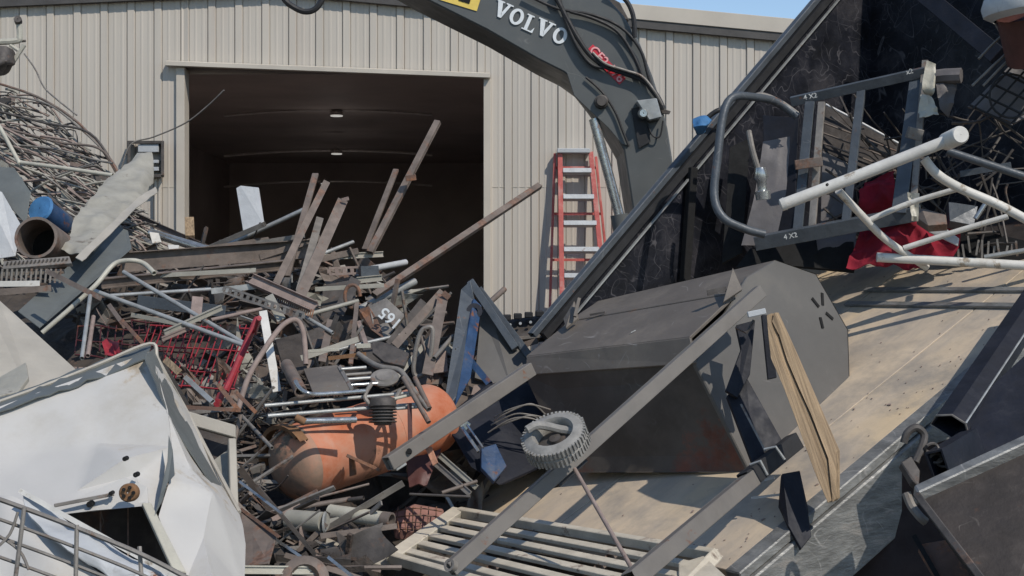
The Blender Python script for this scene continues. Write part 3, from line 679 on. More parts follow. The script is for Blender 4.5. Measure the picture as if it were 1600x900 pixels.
# ------------------------------------------------------------------ bars, tubes and sheets of the heap
def pxm(w, a, b): return w*((a.y+b.y)/2)/F
def bar(name, label, cat, a, b, w, prof='tube', m=mSteelGy, roll=0.0, group=None, lift=.2, th=None):
    a, b = PT(a, lift), PT(b, lift); w = pxm(w, a, b); mb = MB(); bev = 0
    if prof == 'tube': mb.tube([a, b], w/2, 12, hollow=.22 if w > .02 else 0)
    elif prof == 'rod': mb.tube([a, lerp(a, b, .5)+Vector((0, 0, .004)), b], w/2, 8)
    elif prof == 'box': mb.boxtube(a, b, w, w*.8, max(.003, w*.09), roll); bev = .0015
    elif prof == 'flat': mb.boxbar(a, b, w, th or .008, roll); bev = .0015
    elif prof == 'angle': mb.sweep([(-w/2, 0), (w/2, 0), (w/2, w*.8), (w/2-.006, w*.8), (w/2-.006, .006), (-w/2, .006)], a, b, None, roll)
    elif prof == 'angle_up': mb.sweep([(-w/2, 0), (w/2, 0), (w/2, .006), (-w/2+.006, .006), (-w/2+.006, w*.8), (-w/2, w*.8)], a, b, None, roll)
    elif prof == 'channel': mb.sweep([(-w/2, 0), (-w/2, -w*.4), (-w/2+.006, -w*.4), (-w/2+.006, -.006), (w/2-.006, -.006), (w/2-.006, -w*.4), (w/2, -w*.4), (w/2, 0)], a, b, None, roll)
    elif prof == 'beam':
        f = w*.16
        mb.sweep([(-w/2, -w*.3), (-w/2+f*.5, -w*.3), (-w/2+f*.5, -.006), (w/2-f*.5, -.006), (w/2-f*.5, -w*.3), (w/2, -w*.3), (w/2, w*.3), (w/2-f*.5, w*.3), (w/2-f*.5, .006), (-w/2+f*.5, .006), (-w/2+f*.5, w*.3), (-w/2, w*.3)], a, b, None, roll)
    elif prof == 'perf':
        L_ = (b-a).length; ax = (b-a)/L_; fc = (a+b)/2-CAM; t = (fc-ax*fc.dot(ax)).normalized(); wv = ax.cross(t)
        for sg in (-1, 1): mb.boxbar(a+wv*sg*w*.37, b+wv*sg*w*.37, w*.26, .006)
        k = max(3, int(L_/(w*.95)))
        for i in range(k+1): c = lerp(a, b, i/k); h = L_/k*.24; mb.boxbar(c-ax*h+t*.0005, c+ax*h+t*.0005, w*.5, .005)
    o = make(name, mb, m, None, bev); return tag(o, label, cat, group)
def bent(name, label, cat, pts, w, m, group=None, lift=.2, n=10, hollow=.2):
    pts = [PT(p, lift) for p in pts]; mb = MB(); mb.tube(catmull(pts, 6), w*pts[0].y/F/2, n, hollow=hollow)
    return tag(make(name, mb, m), label, cat, group)
def sheet(name, label, cat, rows, m, amp=.02, fr=3., th=.005, nu=16, nv=12, seed=1, group=None, lift=.2, parent=None):
    mb = MB(); mb.patch([[PT(p, lift) for p in r] for r in rows], nu, nv, amp, fr, th, seed)
    o = make(name, mb, m, parent); return tag(o, label, cat, group) if parent is None else o
def plate(name, label, cat, pts, m, th=.012, group=None, lift=.2, bevel=.002):
    mb = MB(); mb.plate([PT(p, lift) for p in pts], th); return tag(make(name, mb, m, None, bevel), label, cat, group)

# --- upper left
bent('bent_rod', 'rusty rod arching along the top edge of the left slope', 'rod', [(-10, 128, 12.9), (60, 152, 12.8), (120, 190, 12.7), (160, 235, 12.6), (182, 270, 12.5)], 4, mSteelBr)
bent('bent_rod', 'thin grey rod curving just under the arched rusty rod', 'rod', [(15, 150, 12.8), (75, 163, 12.7), (130, 205, 12.6), (170, 245, 12.5), (185, 268, 12.4)], 3, mSteelGy)
bent('bent_rod', 'dark rod bowed over the bundle, ending above the cream bent pipe', 'rod', [(-10, 172, 12.7), (70, 192, 12.6), (140, 208, 12.5), (180, 262, 12.4)], 4, mSteelDk)
bent('bent_rod', 'brown rod bowed low across the wire bundle', 'rod', [(-10, 195, 12.6), (90, 222, 12.5), (155, 232, 12.4), (186, 272, 12.3)], 4, mSteelBr)
bent('bent_rod', 'grey rod crossing the matted wires near the slope middle', 'rod', [(-10, 225, 12.5), (80, 232, 12.4), (150, 250, 12.3), (176, 255, 12.2)], 3.4, mSteelGy)
bent('hanging_chain', 'thin frayed cable dropping from the white bracket to the wire bundle', 'cable', [(38, 84, 13.1), (55, 108, 13), (68, 135, 12.9), (85, 152, 12.8), (120, 180, 12.7)], 2.6, mSteelGy, hollow=0)
bent('bent_pipe', 'long cream angled pipe lying across the left wire bundle', 'pipe', [(-12, 178, 12.2), (6, 210, 12.1), (29, 252, 12.0), (34, 254, 12.0), (95, 262, 11.9), (176, 274, 11.8)], 6.5, mCream)
t = thing('pipe_bracket', 'white elbowed bracket with a dark lump at the far left top', 'bracket', P(20, 110, 13.1))
mb = MB(); mb.tube(catmull([P(30, 38, 13.1), P(31, 58, 13.1), P(24, 64, 13.1), P(-20, 66, 13.1)], 4), .03, 8); make('pipe', mb, mCream, t)
mb = MB(); mb.tube([P(38, 70, 13.1), P(20, 98, 13.1)], .022, 8); mb.tube([P(16, 70, 13.1), P(30, 80, 13.1)], .018, 8); make('strut', mb, mCream, t)
mb = MB(); mb.tube([P(-20, 68, 13.12), P(40, 64, 13.12)], .012, 6); mb.lathe(P(29, 35, 13.1), (.2, -1, .4), [(0, .005), (0, .035), (.06, .035), (.06, .005)], 10); make('cap', mb, mSteelDk, t)
mb = MB(); mb.patch([[P(-30, 78, 13), P(-5, 72, 12.95), P(14, 74, 13), P(18, 90, 13)], [P(-30, 95, 12.9), P(-5, 95, 12.85), P(10, 96, 12.9), P(16, 98, 12.95)], [P(-30, 118, 13), P(-8, 116, 12.95), P(2, 112, 13), P(12, 102, 13)]], 12, 8, .05, 5, .12); make('lump', mb, mSteelDk, t)
plate('sheet_metal', 'pale bluish sheet standing at the left edge above the brown pipe end', 'metal sheet', [(-30, 285, 9.6), (3, 300, 9.6), (33, 352, 9.5), (24, 400, 9.4), (-30, 408, 9.4)], mPale, .01)
plate('sheet_metal', 'dark slate sheet at the left edge under the cream angled pipe', 'metal sheet', [(-30, 258, 9.9), (22, 262, 9.9), (48, 300, 9.7), (40, 350, 9.6), (-5, 300, 9.7), (-30, 285, 9.8)], mGreyPl, .01)
t = thing('pipe_offcut', 'wide short brown pipe with its open end facing the camera', 'pipe', P(70, 400, 9.3))
mb = MB(); mb.tube([P(56, 371, 9.15), P(96, 398, 9.75)], 33*9.2/F, 28, hollow=.13); make('pipe_wall', mb, mSteelBr, t)
mb = MB(); mb.lathe(lerp(P(56, 371, 9.15), P(96, 398, 9.75), .55), P(96, 398, 9.75)-P(56, 371, 9.15), [(0, .001), (.001, .118)], 24); make('inner_plug', mb, mHole, t)
t = thing('blue_drum', 'small crushed blue drum lying behind the brown pipe end', 'drum', P(80, 360, 9.9))
mb = MB(); mb.tube([P(66, 330, 9.9), P(98, 352, 10.1)], .09, 16); make('shell', mb, mBlue, t)
mb = MB(); mb.lathe(P(66, 328, 9.8), P(66, 330, 9.9)-P(98, 352, 10.1), [(0, .09), (.012, .10), (.03, .09), (.03, .005)], 16); make('lid', mb, mSky, t)
sheet('crumpled_sheet', 'long weathered cream panel leaning up toward the wall box', 'metal panel',
      [[(92, 388, 9.3), (115, 345, 9.8), (160, 292, 10.6), (222, 238, 11.4)], [(112, 398, 9.2), (150, 350, 9.8), (195, 305, 10.5), (238, 240, 11.3)], [(128, 402, 9.1), (165, 365, 9.7), (212, 318, 10.4), (240, 285, 11.0)]], mBeigeDk, .05, 3, seed=3, nu=36, nv=20)
sheet('folded_flashing', 'narrow folded pale flashing lying along the cream panel edge', 'flashing',
      [[(118, 402, 8.95), (165, 358, 9.5), (205, 318, 10.1), (243, 292, 10.6)], [(128, 408, 8.9), (172, 366, 9.45), (212, 326, 10.0), (246, 300, 10.5)]], mBeige, .012, 6, seed=5, nv=3)
sheet('crumpled_sheet', 'small cream flap curling above the blue drum', 'metal panel', [[(122, 335, 10.8), (150, 300, 11), (185, 262, 11.4)], [(135, 338, 10.7), (165, 305, 10.9), (200, 268, 11.3)]], mBeigeDk, .02, 4, seed=9, nv=3)
plate('flat_strip', 'wide dark grey strip slanting down from the cream panel', 'metal strip', [(28, 486, 8.6), (62, 512, 8.5), (206, 388, 9.6), (200, 360, 9.9), (182, 353, 9.9), (148, 378, 9.6)], mGreyPl, .008)
t = thing('junction_box', 'grey open electrical box beside the doorway above the cream panel', 'electrical box', W(232, 280, -.2))
mb = MB()
for a, b in (((206, 224), (258, 224)), ((258, 224), (258, 276)), ((258, 276), (230, 276)), ((206, 224), (206, 262))): mb.boxbar(W(*a, -.12), W(*b, -.12), .035, .16)
make('frame', mb, mSteelDk, t, .003)
mb = MB(); mb.box(W(222, 0).x, W(256, 0).x, WY-.10, WY-.04, W(0, 275).z, W(0, 226).z); make('back_plate', mb, mSteelGy, t)
for a in ((222, 228, 254, 240), (240, 252, 254, 257), (238, 263, 254, 269)):
    mb = MB(); mb.box(W(a[0], 0).x, W(a[2], 0).x, WY-.18, WY-.11, W(0, a[3]).z, W(0, a[1]).z); make('bus_bar', mb, mPale, t, .004)
mb = MB(); mb.tube([W(246, 278, -.08), W(246, 420, -.08)], .016, 8); mb.tube([W(252, 278, -.08), W(252, 420, -.08)], .012, 8); make('conduit', mb, mTrim, t)
bent('thin_wire', 'thin stiff wire sweeping up from the wall box across the doorway', 'wire', [(190, 262, 15.2), (205, 225, 15.2), (240, 214, 15.2), (290, 192, 15.1), (325, 165, 15.0), (350, 141, 14.9)], 2.3, mSteelGy, hollow=0)
t = thing('comb_rail', 'grey toothed rail at the left edge beneath the brown pipe end', 'rail', P(50, 425, 8.9))
mb = MB(); mb.plate([P(6, 408, 8.9), P(108, 400, 8.9), P(112, 411, 8.85), P(4, 420, 8.85)], .03); mb.boxbar(P(2, 428, 8.88), P(100, 424, 8.9), .03, .03); make('rail', mb, mSteelGy, t, .002)
mb = MB()
for i in range(13): x = 4+i*7.6; mb.boxbar(P(x, 420, 8.86), P(x-2, 442, 8.86), .012, .02)
make('tooth', mb, mSteelGy, t)
mb = MB()
for i in range(16): x = 10+i*6.2; mb.boxbar(P(x, 414-i*.4, 8.87), P(x+2.5, 409-i*.4, 8.87), .010, .012)
make('notch', mb, mSteelDk, t)
bar('flat_bar', 'short white bar with a rusty tip under the toothed rail', 'metal bar', (-20, 444, 8.8), (62, 443, 8.8), 9, 'flat', mWhiteP)
bar('flat_bar', 'dark rusty bar under the white bar at the left edge', 'metal bar', (-20, 458, 8.7), (80, 450, 8.8), 10, 'angle', mSteelBr)
plate('sheet_metal', 'big flat cream sheet above the white appliance at left', 'metal sheet', [(-40, 440, 7.6), (0, 470, 7.6), (120, 578, 7.2), (60, 640, 6.7), (-40, 660, 6.5)], mBeige, .01)
plate('slot_strip', 'dark green grey slotted strip on the cream sheet', 'metal strip', [(-20, 528, 7.2), (0, 548, 7.2), (28, 574, 7.1), (20, 584, 7.0), (-20, 560, 7.0)], mSlate, .02)
plate('sheet_scrap', 'ragged cream scrap between the cream sheet and the white appliance', 'metal sheet', [(-20, 600, 6.75), (0, 590, 6.8), (40, 566, 6.85), (44, 590, 6.7), (28, 612, 6.6), (-20, 622, 6.5)], mBeigeDk, .02)

# --- long members, middle left
bar('steel_channel', 'widest grey brown channel laid flat across the heap top', 'steel channel', (190, 410, 9.7), (488, 388, 10.4), 30, 'channel', mSteelBr)
bar('steel_channel', 'narrower dark channel just under the widest grey brown channel', 'steel channel', (158, 442, 9.2), (455, 412, 9.9), 16, 'channel', mSteelBr, .3)
bar('steel_channel', 'short brown channel slanting down in front of the left door jamb', 'steel channel', (212, 338, 12), (325, 388, 11.2), 10, 'channel', mSteelBr)
bar('steel_angle', 'pale angle propped under the short brown channel', 'steel angle', (205, 355, 11.6), (250, 392, 11.0), 6, 'angle', mGalv)
plate('painted_glint', 'small white patch painted as a glint on the dented duct', 'painted glint', [(233, 362, 10.9), (248, 364, 10.9), (252, 378, 10.8), (238, 380, 10.8)], mWhiteP, .01)  # white patches here and below are painted glints on the duct
plate('painted_glint', 'white patch painted as a glint near the right end of the dented duct', 'painted glint', [(262, 382, 10.8), (280, 383, 10.8), (278, 391, 10.7), (264, 391, 10.7)], mWhiteP, .01)
bar('shiny_duct', 'bright dented duct with white glints left of the pale upright plate', 'duct', (235, 364, 11.0), (330, 392, 10.8), 14, 'tube', mChrome)
bar('timber_block', 'small tan block standing by the bottom of the left door jamb', 'wood block', (296, 345, 11.6), (297, 374, 11.4), 14, 'flat', mWood, th=.08)
plate('sheet_metal', 'pale grey plate standing upright in the dark doorway', 'metal sheet', [(369, 294, 10.9), (376, 290, 10.9), (404, 293, 10.9), (413, 352, 10.8), (380, 362, 10.8)], mPale, .02)
bar('grey_pipe', 'grey pipe rising past the foot of the pale upright plate', 'pipe', (315, 392, 10.9), (414, 350, 10.7), 8, 'box', mSteelGy)
bar('grey_pipe', 'pale green pipe rising behind the leaning flat bars', 'pipe', (345, 388, 11.1), (480, 325, 11.0), 7, 'tube', mGalv)
bar('steel_angle', 'grey angle lying between the pale plate and the leaning bars', 'steel angle', (400, 380, 10.6), (476, 368, 10.6), 7, 'angle', mSteelGy)
bar('conduit', 'long light conduit lying level under the dark channels', 'conduit', (172, 462, 9.0), (330, 452, 9.1), 6, 'tube', mGalv)
bar('conduit', 'flattened light strip continuing the level conduit to the perforated strip', 'conduit', (330, 455, 9.1), (425, 444, 9.2), 9, 'angle', mGalv)
bar('flat_strip', 'dark slate sheet strip under the level conduit', 'metal strip', (215, 470, 9.0), (352, 487, 8.8), 18, 'flat', mSlate)
bar('light_tube', 'long light tube slanting from the bent cream handle to the red cart rail', 'tube', (146, 454, 8.5), (382, 540, 8.1), 7.5, 'tube', mGalv)
bar('light_tube', 'light tube slanting above the long one, meeting it at the red rail', 'tube', (193, 425, 8.8), (380, 536, 8.15), 7, 'tube', mGalv)
bent('bent_tube', 'cream bent tube handle arching over the grey strip', 'tube', [(66, 520, 8.3), (110, 482, 8.35), (150, 445, 8.4), (178, 413, 8.5), (205, 407, 8.5), (225, 412, 8.5), (241, 427, 8.4)], 8, mCream)
bar('rusty_bar', 'dark rusty bar slanting across the grey strip', 'metal bar', (72, 423, 8.4), (158, 466, 8.2), 8, 'angle', mSteelBr)
bar('light_tube', 'galvanised tube standing almost upright left of the red cart', 'tube', (141, 462, 8.1), (128, 560, 7.6), 6.5, 'tube', mGalv)
bar('light_tube', 'short pinkish tube beside the almost upright galvanised tube', 'tube', (146, 495, 8.0), (137, 556, 7.6), 7, 'tube', mRustPk)
bar('flat_bar', 'brown upright flat bar above the slanted paired laths', 'metal bar', (309, 464, 8.7), (305, 502, 8.5), 17, 'flat', mRustPk)
bar('metal_lath', 'upper pale lath of the crossed pair over the red cart', 'lath', (256, 520, 8.2), (346, 480, 8.4), 9, 'channel', mBeigeDk, .3)
bar('metal_lath', 'lower pinkish lath of the crossed pair over the red cart', 'lath', (252, 530, 8.15), (305, 508, 8.3), 7, 'channel', mRustPk, .3)
bar('metal_lath', 'brown lath leaning right below the crossing of the rusty bar', 'lath', (170, 476, 8.2), (196, 512, 8.0), 7, 'flat', mSteelBr)
bar('metal_lath', 'narrow rusty orange lath ending at the white appliance peak', 'lath', (190, 500, 8.0), (226, 540, 7.6), 6, 'flat', mRust)
bar('metal_lath', 'tan scrap lath right of the white appliance peak', 'lath', (258, 562, 7.6), (280, 582, 7.4), 11, 'flat', mWood)
bar('grey_pipe', 'short grey square tube below the red cart', 'pipe', (290, 590, 7.5), (332, 628, 7.3), 8, 'box', mGalv)
bar('orange_bar', 'rusty orange bar lying under the red cart', 'metal bar', (290, 636, 7.3), (376, 641, 7.3), 6, 'angle', mRust)
bar('orange_bar', 'rusty orange bar leaning from the red rail foot toward the hoop', 'metal bar', (340, 600, 7.4), (372, 640, 7.3), 7, 'angle', mRust)
bar('orange_bar', 'second thinner rusty bar crossing under the red rail foot', 'metal bar', (368, 612, 7.45), (400, 645, 7.35), 6, 'flat', mRust)
bar('flat_bar', 'bright white flat bar standing left of the brown hoop', 'metal bar', (411, 486, 8.3), (433, 612, 7.8), 13, 'flat', mWhiteP)
bent('pipe_hoop', 'brown grey pipe bent into a hoop beside the white flat bar', 'pipe', [(372, 640, 7.5), (388, 590, 7.6), (412, 548, 7.7), (440, 510, 7.9), (462, 500, 8.0), (474, 520, 8.0), (478, 570, 7.9)], 9, mRustPk)
# red shopping cart
cart = thing('wire_cart', 'crushed red wire shopping cart under the long light tubes', 'shopping cart', P(260, 620, 8))
for a, b, w in (((402, 498), (352, 612), 11), ((345, 618), (340, 630), 13), ((398, 520), (405, 497), 8)):
    mb = MB(); mb.tube([P(*a, 7.95), P(*b, 7.6)], w*7.9/F/2, 8); make('frame_tube', mb, mRed, cart)
def grid_wires(px0, px1, ys, slant, m, step=10, skip=0.12, dz=0.0):
    mb = MB()
    def Q(x, y): return P(x, y, D(y)-.32+dz)
    for y in ys: mb.tube(catmull([Q(lerp(px0, px1, i/6)-(y-ys[0])*slant, y+rnd.uniform(-2, 2)+i*1.4) for i in range(7)], 3), .006, 5)
    x = px0
    while x < px1:
        if rnd.random() > skip: mb.tube([Q(x, ys[0]+1), Q(x-(ys[-1]-ys[0])*slant+rnd.uniform(-3, 3), ys[-1]+rnd.uniform(-8, 6))], .0045, 5)
        x += step
    return mb
make('wire_side', grid_wires(235, 400, [507, 541, 575, 600], .35, mRed), mRed, cart)
make('wire_side', grid_wires(122, 225, [508, 532, 556], .1, mRed, 12), mRedDull, cart)
make('wire_base', grid_wires(205, 300, [500, 520, 545, 580], -.15, mRedDull, 11, .3, .15), mRedDull, cart)
mb = MB(); mb.patch([[P(160, 535, 8.2), P(188, 528, 8.2)], [P(165, 558, 8), P(186, 556, 8)]], 6, 6, .05, 9, .004); make('torn_panel', mb, mRed, cart)

# --- extra long pieces threaded through the heap
bar('long_pipe', 'pale dusty pipe lying low across the heap below the ribbed bar', 'long pipe', (452, 500, 9.0), (560, 470, 9.2), 7, 'tube', mBeigeDk)
bar('long_pipe', 'pale pipe slanting behind the brown hoop top', 'long pipe', (430, 468, 9.1), (520, 520, 8.8), 6, 'tube', mGalv)
bar('flat_bar', 'tan dusty bar lying just above the charcoal plate', 'flat bar', (470, 560, 8.2), (560, 530, 8.4), 9, 'flat', mBeigeDk)
bar('steel_angle', 'dusty angle lying under the dark channels at the heap middle', 'steel angle', (250, 430, 9.4), (400, 422, 9.5), 7, 'angle', mBeigeDk)
bar('steel_angle', 'brown angle lying above the widest channel near the pale plate', 'steel angle', (300, 392, 10.6), (420, 374, 10.8), 8, 'angle', mSteelBr)
bar('steel_angle', 'dusty square tube poking left of the leaning bars', 'steel angle', (405, 402, 10.2), (500, 372, 10.4), 9, 'box', mSteelBr)
bar('flat_bar', 'brown flat bar bridging the leaning bars and slotted strips', 'flat bar', (468, 412, 9.9), (560, 392, 10.1), 10, 'flat', mSteelBr)
bar('flat_bar', 'pale dusty flat bar below the strip with square holes', 'flat bar', (492, 452, 9.5), (600, 446, 9.6), 7, 'flat', mBeigeDk)
bar('long_pipe', 'thin galvanised pipe lying below the numbered plate', 'long pipe', (520, 548, 8.7), (640, 520, 9.0), 6, 'tube', mGalv)
bar('flat_bar', 'dusty bar leaning behind the steel loop', 'flat bar', (610, 600, 8.4), (680, 520, 8.9), 8, 'flat', mBeigeDk)
bar('long_pipe', 'pinkish pipe lying between the red cart and the perforated strip', 'long pipe', (330, 500, 8.7), (430, 478, 8.9), 6, 'tube', mRustPk)
bar('flat_bar', 'pale lath lying under the navy strip left of centre', 'flat bar', (205, 492, 8.6), (300, 510, 8.4), 7, 'flat', mBeigeDk)
bar('long_pipe', 'grey pipe beside the upright duct frame pointing at the tank', 'long pipe', (378, 650, 7.6), (425, 700, 7.2), 6, 'tube', mSteelGy)
bar('flat_bar', 'pale dusty flat bar below the tank pointing at the cream cylinder', 'flat bar', (440, 830, 6.9), (530, 812, 7.0), 9, 'flat', mBeigeDk)
bar('flat_bar', 'brown flat bar lying under the cream cylinder', 'flat bar', (500, 838, 6.7), (620, 822, 6.9), 9, 'flat', mSteelBr)
bar('steel_angle', 'dusty angle lying across the rubble at the foot of the tank', 'steel angle', (420, 815, 6.9), (470, 790, 7.0), 8, 'angle', mRustPk)
# --- leaning flat bars against the doorway
bar('leaning_bar', 'leftmost of the two rusty bars crossing in front of the doorway', 'metal bar', (493, 272, 10.4), (448, 432, 9.6), 10, 'flat', mSteelBr, .35, th=.02)
bar('leaning_bar', 'rusty bar crossing over the leftmost leaning bar', 'metal bar', (511, 283, 10.3), (432, 442, 9.4), 11, 'angle', mSteelBr)
bar('leaning_bar', 'greenish leaning flat bar between two rusty angles', 'metal bar', (500, 340, 10.2), (468, 455, 9.4), 12, 'flat', mSteelGy)
bar('leaning_bar', 'wide brown leaning angle with a bent clip at its top', 'metal bar', (536, 312, 10.1), (470, 460, 9.3), 17, 'angle_up', mSteelBr)
bar('bent_clip', 'little rusty clip on top of the wide leaning angle', 'clip', (534, 313, 10.05), (545, 310, 10.05), 6, 'flat', mRustPk)
bar('leaning_bar', 'short brown bar leaning beside the tallest leaning bar', 'metal bar', (619, 265, 10.6), (570, 390, 10.2), 9, 'flat', mSteelBr, .5, th=.02)
bar('leaning_bar', 'tallest grey leaning bar with rust at its tip and middle', 'metal bar', (684, 190, 10.7), (578, 395, 10.1), 10, 'box', mSteelBr, .5)
bar('rust_collar', 'rusty collar clamped halfway on the tallest leaning bar', 'collar', (634, 279, 10.3), (650, 277, 10.3), 9, 'flat', mRust, th=.05)
bar('long_bar', 'long thin square bar reaching from heap to right door jamb', 'metal bar', (843, 290, 11.2), (584, 462, 9.7), 10, 'box', mSteelBr, .5)
bar('silver_pipe', 'silver pipe end pointing right over the numbered plate', 'pipe', (648, 440, 10.1), (560, 484, 9.7), 12, 'tube', mGalv)
bar('silver_pipe', 'pale pipe poking right beyond the slotted strips', 'pipe', (634, 410, 10.6), (560, 424, 10.2), 10, 'tube', mPale)
bar('slotted_strip', 'pale slotted strip lying level, uppermost of the strips', 'slotted strip', (500, 402, 10.0), (598, 397, 10.2), 9, 'channel', mBeige)
bar('slotted_strip', 'pale strip with square holes below the uppermost strip', 'slotted strip', (514, 424, 9.8), (562, 422, 9.9), 13, 'perf', mRustPk)
bar('slotted_strip', 'greenish block end of the strip with square holes', 'steel block', (562, 424, 9.85), (590, 423, 9.9), 16, 'flat', mSlate, th=.06)
bar('slotted_strip', 'lowest pale level strip above the rust hook', 'slotted strip', (556, 438, 9.8), (596, 434, 9.9), 10, 'channel', mBeigeDk)
bar('grey_pipe', 'light thin pipe crossing behind the wide leaning angle', 'pipe', (500, 398, 10.3), (552, 378, 10.5), 6, 'tube', mGalv)
bar('ribbed_bar', 'pinkish ribbed bar slanting down right at the heap centre', 'ribbed bar', (392, 438, 9.2), (492, 482, 8.9), 19, 'channel', mRustPk, -.5)
mb = MB()
for i in range(22):
    c = lerp(P(425, 456, 9.1), P(490, 484, 8.86), i/21); mb.boxbar(c, c+Vector((-.012, -.005, -.05)), .008, .006)
tag(make('bar_rib', mb, mRust), 'row of small raised ribs on the pinkish ribbed bar', 'rib strip')
bar('perforated_strip', 'grey strip with a row of round holes slanting down to the white bar', 'perforated strip', (350, 452, 9.0), (474, 494, 8.7), 13, 'perf', mSteelGy)
bar('steel_angle', 'grey green angle standing behind the perforated strip', 'steel angle', (420, 462, 9.0), (440, 500, 8.8), 14, 'flat', mBeigeDk)
bar('leaning_bar', 'dark post standing under the greenish block', 'metal bar', (556, 436, 9.6), (528, 490, 9.2), 18, 'flat', mSteelDk)
bar('leaning_bar', 'thin upright rusty angle left of the numbered plate', 'metal bar', (558, 470, 9.2), (548, 568, 8.5), 7, 'angle', mSteelBr)
mb = MB(); c = P(551, 463, 9.2); mb.tube([c+Vector((.05*math.cos(a), -.01, .075*math.sin(a))) for a in [k*.4 for k in range(13)]], .012, 8)
tag(make('rust_hook', mb, mRust), 'rusty hook ring left of the numbered plate', 'hook')
bar('leaning_bar', 'small brown bar leaning below the dark post', 'metal bar', (517, 500, 9.0), (503, 565, 8.5), 12, 'flat', mSteelBr)
bar('leaning_bar', 'pale short lath leaning right of the thin rusty angle', 'metal bar', (560, 502, 9.0), (574, 543, 8.7), 7, 'flat', mRustPk)
# numbered plate
np_ = thing('numbered_plate', 'grey and rust orange plate painted with white digits', 'metal plate', P(600, 530, 9.1))
mb = MB(); mb.plate([P(576, 478, 9.3), P(603, 465, 9.3), P(633, 492, 9.2), P(602, 532, 9.1), P(584, 515, 9.15)], .03); make('plate', mb, mSteelGy, np_, .003)
mb = MB(); mb.plate([P(560, 483, 9.33), P(576, 478, 9.295), P(590, 500, 9.2), P(600, 530, 9.1), P(580, 515, 9.15), P(562, 497, 9.3)], .03); make('rusty_corner', mb, mRust, np_, .003)
o_, x_, y_ = frame(610, 497, 220, 9.10, 0); make('digits', text_mesh('165', (o_, x_, y_), 19), mDecalW, np_)
bar('dark_angle', 'dark red angle leaning over the numbered plate', 'steel angle', (662, 470, 9.25), (608, 538, 8.85), 12, 'angle', mSteelDk)
bar('dark_angle', 'long angle with a pale worn edge right of the dark red angle', 'steel angle', (692, 455, 9.2), (617, 540, 8.7), 13, 'angle_up', mSteelBr)
bar('rust_post', 'rusty angle post with hooked top beside the blue frame', 'steel post', (693, 460, 9.1), (668, 585, 8.4), 17, 'angle', mSteelBr)
bar('bent_clip', 'rusty bent tip on the hooked angle post', 'clip', (692, 457, 9.05), (702, 466, 9.05), 9, 'flat', mRust)
mb = MB(); mb.tube(catmull([P(*q, 8.55) for q in ((657, 520), (666, 512), (676, 516), (672, 560), (664, 582), (652, 588), (646, 578), (650, 545))], 5, True), .014, 8, closed=True)
tag(make('steel_loop', mb, mSteelGy), 'grey rounded steel loop left of the rusty post', 'metal loop')
bar('thin_bar', 'short brown stub poking right from behind the blue frame', 'metal bar', (760, 477, 9.6), (788, 452, 9.8), 9, 'tube', mSteelBr)
bar('thin_bar', 'thin bar leaning toward the blue frame below the loop', 'metal bar', (678, 560, 8.5), (708, 525, 8.8), 7, 'tube', mSteelGy)
plate('bracket_plate', 'dark drilled bracket plate below the dark red angle', 'bracket', [(582, 533, 8.7), (606, 536, 8.7), (640, 552, 8.6), (632, 572, 8.5), (600, 565, 8.55), (582, 550, 8.6)], mSteelDk, .02)
plate('sheet_scrap', 'brown buckled sheet behind the steel loop', 'metal sheet', [(640, 545, 8.9), (672, 530, 8.9), (700, 560, 8.8), (690, 600, 8.6), (650, 600, 8.6)], mSteelBr, .01)
plate('sheet_scrap', 'tan flap between the rusty post and blue frame', 'metal sheet', [(672, 545, 8.75), (698, 548, 8.75), (700, 580, 8.6), (678, 583, 8.6)], mRustPk, .01)

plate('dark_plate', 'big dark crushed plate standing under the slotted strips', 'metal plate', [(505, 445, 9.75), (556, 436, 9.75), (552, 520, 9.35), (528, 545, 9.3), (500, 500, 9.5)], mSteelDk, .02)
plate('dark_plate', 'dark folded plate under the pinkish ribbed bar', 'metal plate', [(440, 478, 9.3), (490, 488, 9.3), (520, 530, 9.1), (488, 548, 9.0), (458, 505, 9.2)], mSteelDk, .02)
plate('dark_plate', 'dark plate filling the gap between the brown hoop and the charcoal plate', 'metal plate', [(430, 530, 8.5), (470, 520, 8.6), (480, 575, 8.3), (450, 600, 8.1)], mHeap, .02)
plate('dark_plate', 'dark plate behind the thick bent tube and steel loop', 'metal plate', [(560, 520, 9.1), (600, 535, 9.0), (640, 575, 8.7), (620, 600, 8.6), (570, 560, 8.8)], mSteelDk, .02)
# --- blue frame
bf = thing('machine_stand', 'blue and grey steel frame standing askew between tank and cabinet', 'steel frame', P(740, 680, 8.6))
mb = MB(); mb.plate([P(720, 452, 9.0), P(735, 438, 9.0), P(741, 470, 8.95), P(712, 620, 8.3), P(690, 650, 8.2), P(705, 560, 8.6)], .05); make('side_face', mb, mSlate, bf, .004)
mb = MB(); mb.plate([P(741, 466, 8.93), P(753, 478, 8.95), P(736, 590, 8.5), P(712, 634, 8.25), P(716, 600, 8.4)], .06); make('post', mb, mBlue, bf, .004)
mb = MB(); mb.boxbar(P(735, 440, 9.05), P(806, 545, 8.9), .05, .06); make('diagonal_brace', mb, mSlate, bf, .003)
mb = MB(); mb.boxbar(P(748, 452, 9.1), P(830, 560, 8.95), .05, .05); make('diagonal_brace', mb, mSlate, bf, .003)
mb = MB(); mb.plate([P(752, 485, 9.1), P(765, 478, 9.1), P(835, 565, 8.95), P(800, 610, 8.7), P(742, 590, 8.75)], .02); make('grey_panel', mb, mSmokerEnd, bf)
mb = MB(); mb.boxbar(P(728, 555, 8.7), P(765, 600, 8.6), .04, .04); make('cross_bar', mb, mBlue, bf)
mb = MB(); mb.lathe(P(741, 487, 8.9), (.1, -1, .2), [(-.02, .004), (-.02, .05), (.03, .05), (.03, .02), (0, .02), (0, .001)], 14); make('hinge', mb, mNavy, bf)
